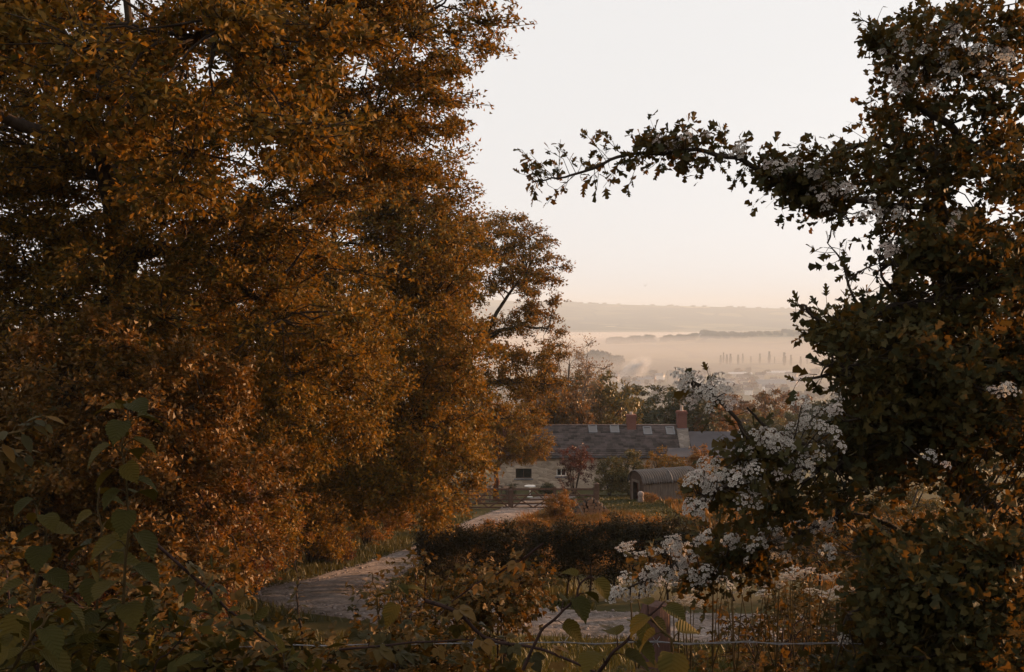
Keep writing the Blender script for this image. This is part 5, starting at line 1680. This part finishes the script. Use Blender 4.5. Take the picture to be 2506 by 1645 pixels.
leaf_object('foliage', pos, nr, td, sz, T_HAWL, M['hawthorn'], root_h)

# blossom: flat topped clusters of five petalled flowers
t = NT('petal')
at = t.n('ShaderNodeObjectInfo')
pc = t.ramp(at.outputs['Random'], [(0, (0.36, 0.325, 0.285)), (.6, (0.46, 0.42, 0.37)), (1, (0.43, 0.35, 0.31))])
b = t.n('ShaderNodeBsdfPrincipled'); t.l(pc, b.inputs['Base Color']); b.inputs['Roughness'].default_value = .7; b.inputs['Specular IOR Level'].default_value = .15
tr = t.n('ShaderNodeBsdfTranslucent'); t.l(pc, tr.inputs['Color'])
mx = t.n('ShaderNodeMixShader'); mx.inputs[0].default_value = .3
t.l(b.outputs[0], mx.inputs[1]); t.l(tr.outputs[0], mx.inputs[2])
M['petal'] = t.done(mx.outputs[0])
M['stamen'] = noisy_mat('stamen', (0.10, 0.04, 0.03), (0.2, 0.10, 0.06), 200, .8)


def corymb(n, rad, fr):
    V, F, mi = [], [], []
    for k in range(n):
        a = k * 2.39996; rr = rad * math.sqrt((k + .4) / n)
        c = np.array((rr * math.cos(a), rr * math.sin(a), rad * .55 * (1 - (rr / rad) ** 2))) + rng.normal(0, rad * .09, 3)
        nn = norm(np.array((c[0] * .9 / rad, c[1] * .9 / rad, .75)) + rng.normal(0, .22, 3))
        e1 = norm(np.cross(nn, (.3, .8, .1))); e2 = np.cross(nn, e1)
        s = fr * rng.uniform(.75, 1.15)
        ph = rng.random() * 6.28
        for p_ in range(5):
            t0 = ph + p_ * 1.2566
            d = e1 * math.cos(t0) + e2 * math.sin(t0); w = -e1 * math.sin(t0) + e2 * math.cos(t0)
            q = len(V)
            V += [c + d * s * .12, c + d * s * .62 - w * s * .46 + nn * s * .26, c + d * s * 1.0 - w * s * .12 + nn * s * .30, c + d * s * 1.0 + w * s * .16 + nn * s * .30, c + d * s * .62 + w * s * .46 + nn * s * .26]
            F += [(q, q + 1, q + 2), (q, q + 2, q + 3), (q, q + 3, q + 4)]; mi += [0, 0, 0]
        q = len(V)
        for p_ in range(5):
            t0 = ph + .6 + p_ * 1.2566
            V.append(c + (e1 * math.cos(t0) + e2 * math.sin(t0)) * s * .22 + nn * s * .26)
        V.append(c + nn * s * .40); V.append(c - nn * s * 1.4)
        for p_ in range(5):
            F.append((q + p_, q + (p_ + 1) % 5, q + 5)); mi.append(1)
        F.append((q + 6, q, q + 2)); mi.append(1)
    me = mesh_np('flower_cluster', np.array(V), np.array(F), mat_idx=np.array(mi))
    me.materials.append(M['petal']); me.materials.append(M['stamen'])
    return me


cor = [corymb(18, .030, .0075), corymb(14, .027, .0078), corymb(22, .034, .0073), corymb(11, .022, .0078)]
patches = [(2290, 125, 120, 55, 24), (2405, 170, 80, 45, 12), (2225, 195, 55, 35, 8), (2440, 110, 40, 40, 5),
           (1975, 410, 55, 30, 8), (2045, 480, 60, 32, 9), (1890, 408, 30, 12, 3), (1632, 350, 36, 20, 4), (1812, 362, 22, 18, 3), (1725, 335, 40, 14, 2), (2120, 500, 45, 25, 4),
           (2205, 600, 45, 28, 5), (2300, 540, 55, 35, 6), (2170, 530, 40, 25, 3),
           (1725, 950, 48, 38, 11), (1682, 935, 22, 24, 4), (1765, 985, 38, 20, 5),
           (2010, 990, 55, 22, 6), (1990, 1070, 65, 38, 11), (1875, 1080, 45, 36, 9), (1920, 1130, 60, 34, 9), (1785, 1155, 75, 34, 15), (1725, 1185, 40, 32, 8), (1700, 1235, 22, 36, 5), (1840, 1205, 45, 26, 5),
           (1990, 1280, 50, 26, 7), (1870, 1305, 70, 24, 8), (1905, 1345, 30, 30, 4), (1795, 1355, 50, 32, 7), (1645, 1335, 25, 30, 5), (1692, 1340, 42, 40, 9), (1625, 1400, 50, 24, 8), (1555, 1432, 50, 22, 7), (1482, 1460, 30, 22, 5), (1725, 1415, 40, 24, 5),
           (2385, 1490, 24, 24, 3), (2452, 1465, 18, 22, 2), (2255, 1440, 36, 26, 3), (2165, 1415, 36, 36, 4), (2050, 1340, 25, 16, 2), (2455, 960, 34, 34, 3), (2370, 1290, 40, 30, 2), (2300, 1120, 40, 30, 2), (2120, 1560, 50, 30, 3)]
pt_stalk = []
limb_nodes = np.vstack([spline(a, 60)[8:] for a, b, c in haw_limbs])
cen_nodes = np.vstack([limb_nodes, cen])
nc = 0
for (u, v, ru, rv, n) in patches:
    near = cen[np.argmin([np.linalg.norm(q - P(u, v, 3.2)) for q in cen])]
    Yc = 3.35 if v < 650 else (2.86 if u < 2000 else 2.9)
    if u > 2000 and v > 650: Yc = 2.95
    if 1250 < v < 1500 and u < 2010: Yc = 3.42
    for k in range(n):
        r = math.sqrt(rng.random()) * 1.15; a = rng.random() * 6.28
        p = P(u + ru * r * math.cos(a), v + rv * r * math.sin(a), Yc + rng.normal(0, .06))
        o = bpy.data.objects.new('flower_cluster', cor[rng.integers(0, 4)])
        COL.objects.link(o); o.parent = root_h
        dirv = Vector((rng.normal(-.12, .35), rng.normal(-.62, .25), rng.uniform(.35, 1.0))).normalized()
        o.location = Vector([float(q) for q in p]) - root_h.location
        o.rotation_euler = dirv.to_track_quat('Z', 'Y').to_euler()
        s = rng.uniform(.55, .98); o.scale = (s, s, s)
        j = np.argmin(np.linalg.norm(cen_nodes - p, axis=1))
        e = cen_nodes[j]
        pt_stalk.append(np.stack([e, (e + p) / 2 + np.array((0, 0, -.02)), p - np.array(dirv) * .01]))
        nc += 1
ST = np.array(pt_stalk)
tv, tf = tubes_np(ST, np.tile(np.array((.003, .0022, .0012)), (len(ST), 1)), 4)
link('flower_stalks', mesh_np('flower_stalks', tv, tf), M['bark'], root_h, True)['kind'] = 'stuff'

# ------------------------------------------------------------------ wire fence
fy = 3.0
wz = float(P(1250, 1573, fy)[2])
M['post_wood'] = noisy_mat('post_wood', (0.05, 0.025, 0.02), (0.13, 0.07, 0.055), 9, .85, .15, .7, .01, stretch=(4, 4, .4))
M['wire'] = noisy_mat('wire', (0.10, 0.095, 0.10), (0.2, 0.19, 0.2), 60, .45, .5)
fen = empty('wire_fence', on_ground(.43, fy), 'post and wire fence crossing the bottom of the view', 'fence')
px_ = float(P(1612, 1500, fy)[0])
for x in (px_, px_ - 2.9, px_ + 2.7):
    g = float(H(x, fy))
    m = MB(); zt = float(P(1612, 1492, fy)[2])
    m.tube([(x, fy + .06, g - .3), (x + .004, fy + .06, g + .3), (x - .002, fy + .06, zt - .03), (x, fy + .06, zt)], [.052, .050, .047, .040], 9)
    m.build('post', M['post_wood'], fen, True)
for dz in (0.0, -.3):
    pts = []
    for k in range(61):
        x = px_ - 2.9 + 5.6 * k / 60
        sag = -.02 * math.sin(math.pi * ((x - px_) / (2.9 if x < px_ else 2.7)) ** 2) if True else 0
        pts.append((x, fy + .004 * math.sin(k * 1.7), wz + dz + sag + .003 * math.sin(k * 2.1)))
    for tw in (0, 1):
        m = MB(); m.tube([(p[0], p[1] + .002 * math.cos(3 * i + tw * 3.14), p[2] + .002 * math.sin(3 * i + tw * 3.14)) for i, p in enumerate(pts)], .0016, 5)
        m.build('wire', M['wire'], fen, True)
    m = MB()
    for k in range(4, 60, 3):
        p = Vector(pts[k])
        for q in ((.012, .006, .014), (-.01, -.008, .014), (.008, -.008, -.014), (-.01, .008, -.013)):
            m.bar(p, p + Vector(q), .0016, .0016)
    m.build('barbs', M['wire'], fen, True)['kind'] = 'stuff'

# ------------------------------------------------------------------ tall broad leaved shoots, bramble and nettle in the foreground
def shoot(name, label, pix, n, ls, r0=.004, r1=.002, mat='broad', tm=T_OVATE, tk='ovate', t0=.15, petiole=.5, droop=.55, wood='green_stem', group=None):
    """stem through photo points, every leaf an object of its own on a short stalk"""
    sp_ = spline([P(*q) for q in pix], 80)
    ph_ = rng.random() * 6
    s_ = np.linspace(0, 1, 80)
    sp_ = sp_ + np.stack([.006 * np.sin(s_ * 13 + ph_) + .003 * np.sin(s_ * 29 + ph_), .010 * np.sin(s_ * 11 + 2 * ph_), .003 * np.sin(s_ * 23)], 1) * s_[:, None]
    root = empty(name, sp_[0], label, 'plant', group)
    pts = [sp_]
    w = [tubes_np(sp_[None], np.linspace(r0, r1, 80)[None], 7)]
    lp, ln, lt, ls_ = [], [], [], []
    phi = rng.random() * 6
    for k in range(n):
        t = t0 + (1 - t0) * (k + .5) / n
        i = min(79, int(t * 79))
        phi += 2.4 + rng.normal(0, .3)
        tan = norm(sp_[min(79, i + 2)] - sp_[max(0, i - 2)])
        e1 = norm(np.cross(tan, (.2, .9, .3))); e2 = np.cross(tan, e1)
        d = norm(e1 * math.cos(phi) + e2 * math.sin(phi) + tan * (.5 + .5 * t))
        s = ls * (1.12 - .45 * t) * rng.uniform(.8, 1.2)
        e = sp_[i] + d * s * petiole
        w.append(tubes_np(np.stack([sp_[i], (sp_[i] + e) / 2 + np.array((0, 0, .08 * s)), e])[None], np.array([[.0022, .0016, .0012]]), 4))
        dd = norm(d * np.array((1, 1, .4)) + np.array((0, 0, -droop * rng.uniform(.5, 1.3))))
        lp.append(e); lt.append(dd); ls_.append(s)
        ln.append(np.array((0, 0, 1.0)) + d * .45 + rng.normal(0, .25, 3) + np.array((0, -.25, 0)))
    V, F = merge_np([(a, b) for a, b in w if True])
    link('stem', mesh_np('stem', V, F, smooth=True), M[wood], root, True)
    single_leaves('leaf', np.array(lp), np.array(ln), np.array(lt), np.array(ls_), tk, tm, M[mat], root)
    return root


SG = 'tall broad leaved shoots at the fence'
shoot('hazel_shoot', 'tallest broad leaved shoot standing up at the left', [(290, 1660, 2.25), (305, 1450, 2.25), (310, 1250, 2.25), (308, 1100, 2.25), (305, 985, 2.25)], 24, .072, .0042, .0015, group=SG)
shoot('hazel_shoot', 'shorter leafy shoot left of the tallest shoot', [(215, 1660, 2.4), (235, 1500, 2.4), (245, 1330, 2.4), (240, 1200, 2.4)], 12, .07, group=SG)
shoot('hazel_shoot', 'leafy shoot at the far left edge half way up', [(60, 1660, 2.3), (75, 1480, 2.3), (110, 1330, 2.3), (90, 1235, 2.3)], 12, .07, group=SG)
shoot('hazel_shoot', 'dark leafy shoot at the bottom left corner', [(-30, 1700, 1.9), (40, 1620, 1.9), (90, 1540, 1.9), (130, 1480, 1.9)], 9, .075, group=SG)
shoot('whitebeam_branch', 'pale grey green leafy branch entering from the left edge', [(-160, 1180, 2.2), (-60, 1110, 2.2), (30, 1060, 2.2), (115, 1030, 2.2)], 22, .055, .006, .002, 'bramble', T_NARROW, 'narrow', .25, .35, .3)
shoot('whitebeam_branch', 'lower pale leafy twig at the left edge', [(-160, 1200, 2.25), (-60, 1140, 2.25), (20, 1110, 2.25), (80, 1115, 2.25)], 14, .05, .005, .002, 'bramble', T_NARROW, 'narrow', .25, .35, .3)
shoot('hazel_shoot', 'broad leaved stem right of centre leaning across the track', [(1280, 1640, 2.35), (1320, 1555, 2.35), (1390, 1480, 2.35), (1450, 1405, 2.35)], 6, .07, .0045, .002, group=SG, t0=.45, wood='cane')
shoot('hazel_shoot', 'broad leaved stem in front of the fence post', [(1440, 1680, 2.3), (1500, 1600, 2.3), (1570, 1530, 2.3), (1625, 1470, 2.3)], 10, .068, .005, .002, group=SG, t0=.2, wood='cane')
shoot('hazel_shoot', 'low dark broad leaved stem below the fence post', [(1600, 1700, 2.1), (1640, 1640, 2.1), (1640, 1570, 2.1), (1600, 1520, 2.1)], 6, .07, .005, .002, group=SG)
shoot('sapling', 'slim dark sapling with tiny leaves before the track bend', [(745, 1680, 3.3), (738, 1560, 3.3), (728, 1460, 3.3), (722, 1370, 3.3)], 46, .032, .006, .002, 'bramble', T_NARROW, 'narrow', .05, .5, .2, 'bark')
shoot('seedling', 'heart leaved seedling in front of the track', [(985, 1560, 3.0), (980, 1490, 3.0), (965, 1425, 3.0)], 5, .075, .003, .0015, t0=.5)
shoot('dock_stalk', 'thin leaning stalk in front of the pale track', [(930, 1560, 3.2), (925, 1480, 3.2), (912, 1400, 3.2)], 14, .03, .003, .0015, 'bramble', T_NARROW, 'narrow', .3)
# bare arching bramble canes
for pix, r, lab, n_ in (([(380, 1330, 2.6), (470, 1410, 2.6), (560, 1490, 2.6), (650, 1570, 2.6), (760, 1680, 2.6)], .0045, 'dark bramble cane slanting down at the left', 14),
                        ([(1040, 1470, 2.7), (1120, 1500, 2.7), (1190, 1560, 2.7), (1290, 1585, 2.65), (1400, 1615, 2.6), (1530, 1690, 2.6)], .006, 'thick dark bramble cane arching over the bottom centre', 12),
                        ([(830, 1590, 2.7), (1000, 1575, 2.7), (1150, 1565, 2.7), (1240, 1572, 2.68)], .0035, 'dark cane lying along the wire at bottom centre', 9),
                        ([(1330, 1330, 3.4), (1260, 1380, 3.4), (1150, 1440, 3.4), (1060, 1520, 3.4)], .004, 'thin bramble cane rising right of the mound', 14)):
    shoot('bramble_cane', lab, pix, n_, .075, r, r * .5, 'bramble', T_TRI, 'tri', .1, .15, .4, 'cane')

BG = 'bramble mounds along the fence'


def bramble(label, u, v, Yb, w, h, n, singles, ls=.062, mat='bramble', d=None, name='bramble', tm=T_TRI, tk='tri', rcl=.16, nl=5, nt=8, group=BG, lobes=4, tdroop=.0):
    p = P(u, v, Yb)
    g = float(H(p[0], Yb))
    top = float(p[2])
    hh = max(.25, top - g)
    d = d or w
    hc = min(hh * .75, h)
    ells = [((p[0], Yb, top - hc), (w, d, hc), 3)]
    for k in range(lobes):
        a = 6.28 * k / lobes + rng.random()
        ells.append(((p[0] + w * .6 * math.cos(a), Yb + d * .6 * math.sin(a), top - hc * rng.uniform(.6, 1.2)), (w * .5, d * .5, hc * .55), .8))
    cen, own = fill(ells, n, .7, rcl * .35)
    cen[:, 2] = np.maximum(cen[:, 2], H(cen[:, 0], cen[:, 1]) + .08)
    base = np.array((p[0], Yb, g - .03))
    limbs = []
    for k in range(7):
        a = 6.28 * k / 7 + rng.random() * .5
        rr = rng.uniform(.3, 1.0)
        limbs.append((limb(base + np.array((.05 * math.cos(a), .05 * math.sin(a), 0)), (p[0] + w * .35 * rr * math.cos(a), Yb + d * .35 * rr * math.sin(a), g + hh * .7), (p[0] + w * .7 * rr * math.cos(a), Yb + d * .7 * rr * math.sin(a), top - hc * rng.uniform(.1, .8))), .006, .0025))
    return plant(name, label, 'bramble' if name == 'bramble' else 'plant', base, limbs, cen, own, rcl, nt, nl, ls, tm, M[mat], 'cane', 'foliage', 'canes', group, singles=singles, tkey=tk, flat=.8, jit=.02, up=.9, br=.5, tdroop=tdroop, bulk=T_TRIL if tk == 'tri' else T_RHOMB)


bramble('leafy bramble mound in the centre in front of the hedge', 1030, 1335, 5.6, .36, .6, 95, 100, .048)
bramble('bramble spilling right from the central mound over the track', 1215, 1395, 5.0, .24, .13, 36, 50, .046)
bramble('green bramble tangle at the bottom centre below the wire', 960, 1590, 3.1, .27, .25, 50, 50, .046)
bramble('grey green bramble tangle left of bottom centre', 860, 1565, 2.9, .42, .3, 75, 70, .052)
bramble('bramble tangle in front of the track bend', 960, 1480, 4.4, .45, .5, 60, 50, .05)
bramble('dark bramble tangle at the bottom left of the fence', 530, 1555, 2.6, .42, .4, 85, 70, .054)
bramble('orange tipped bramble mound left of the track bend', 430, 1430, 4.4, .6, .7, 100, 60, .05)
bramble('tangle of bramble behind the tallest shoot', 280, 1350, 3.6, .65, .7, 90, 60, .06)
bramble('bramble tangle at the left edge behind the shoots', 30, 1330, 3.4, .6, .7, 90, 60, .06)
bramble('low dark nettles along the bottom left', 250, 1520, 2.3, .5, .4, 80, 70, .05, 'broad', name='nettles', tm=T_NARROW, tk='narrow', nl=8)
bramble('dark nettles in the bottom left corner', 20, 1560, 2.0, .35, .35, 60, 50, .05, 'broad', name='nettles', tm=T_NARROW, tk='narrow', nl=8)
bramble('dark leafy tangle below the wire left of the fence post', 1330, 1660, 2.6, .35, .3, 36, 26, .05)
bramble('dark bramble under the hawthorn at the bottom right', 2150, 1590, 3.0, .6, .5, 80, 50, .055)
bramble('dark bramble in the bottom right corner', 2440, 1580, 2.7, .5, .5, 70, 40, .055)
bramble('sunlit bramble behind the cow parsley', 1900, 1450, 6.0, .8, .6, 80, 40, .06)
bramble('sunlit orange bramble between the hawthorn and meadow', 2200, 1290, 8.0, 1.3, .9, 110, 30, .075, rcl=.22)
bramble('sunlit orange bramble behind the hawthorn at the right edge', 2420, 1240, 8.5, 1.2, .9, 100, 20, .075, rcl=.22)

# cow parsley under the hawthorn
umb_m = []
for k in range(3):
    V, F = [], []
    mb = MB()
    n = 11
    for j in range(n):
        a = j * 2.4; r = .05 * math.sqrt((j + .5) / n)
        c = Vector((r * math.cos(a), r * math.sin(a), .028 + .006 * math.cos(r * 60)))
        mb.bar((0, 0, 0), c, .0012, .0012)
        for q in range(7):
            b_ = q * .9 + j; rr = .0105 * math.sqrt((q + .3) / 7)
            e = c + Vector((rr * math.cos(b_), rr * math.sin(b_), .003 * rng.random()))
            s = .0042
            mb.add([e + Vector((s, 0, .001)), e + Vector((0, s, 0)), e + Vector((-s, 0, .001)), e + Vector((0, -s, 0)), e + Vector((0, 0, -.004))], [(0, 1, 2, 3), (0, 4, 1), (2, 4, 3)])
    me = bpy.data.meshes.new('umbel'); me.from_pydata(mb.v, [], mb.f); me.update()
    me.materials.append(M['petal'])
    umb_m.append(me)
CP = 'cow parsley heads under the hawthorn'
for i_, (u, v, Yb, ns) in enumerate(((1560, 1330, 4.0, 3), (1600, 1345, 4.2, 3), (1655, 1420, 4.6, 4), (1690, 1470, 3.8, 4), (1745, 1405, 4.8, 4), (1800, 1425, 4.6, 4), (1850, 1405, 5.0, 4), (1900, 1420, 4.8, 4), (1945, 1400, 5.2, 4), (1985, 1415, 4.9, 4),
                                     (2040, 1440, 5.0, 3))):
    p = P(u, v, Yb)
    g = on_ground(p[0], Yb, -.03)
    o = empty('cow_parsley', g, 'white cow parsley head among sunlit stems under the hawthorn', 'cow parsley', CP)
    tubes = []
    for k in range(ns):
        tip = p + np.array((rng.normal(0, .05), rng.normal(0, .05), -abs(rng.normal(0, .035))))
        a = g + (p - g) * .55
        if k == 0: tubes.append(np.stack([g, (g + a) / 2, a, (a + tip) / 2 + rng.normal(0, .008, 3), tip]))
        else: tubes.append(np.stack([a, a * .75 + tip * .25 + np.array(((tip[0] - a[0]) * .3, 0, 0)), a * .5 + tip * .5, a * .25 + tip * .75, tip]))
        ub = bpy.data.objects.new('umbel', umb_m[k % 3]); COL.objects.link(ub); ub.parent = o
        ub.location = [float(q) for q in (tip - g)]
        ub.rotation_euler = (rng.normal(.25, .2), rng.normal(0, .25), rng.random() * 6)
        s = rng.uniform(.7, 1.15); ub.scale = (s, s, s)
    V, F = tubes_np(np.array(tubes), np.tile(np.array((.004, .0035, .003, .0022, .0015)), (ns, 1)), 5)
    link('stem', mesh_np('stem', V, F, smooth=True), M['green_stem'], o, True)

scene.render.resolution_x = 1024
scene.render.resolution_y = 672
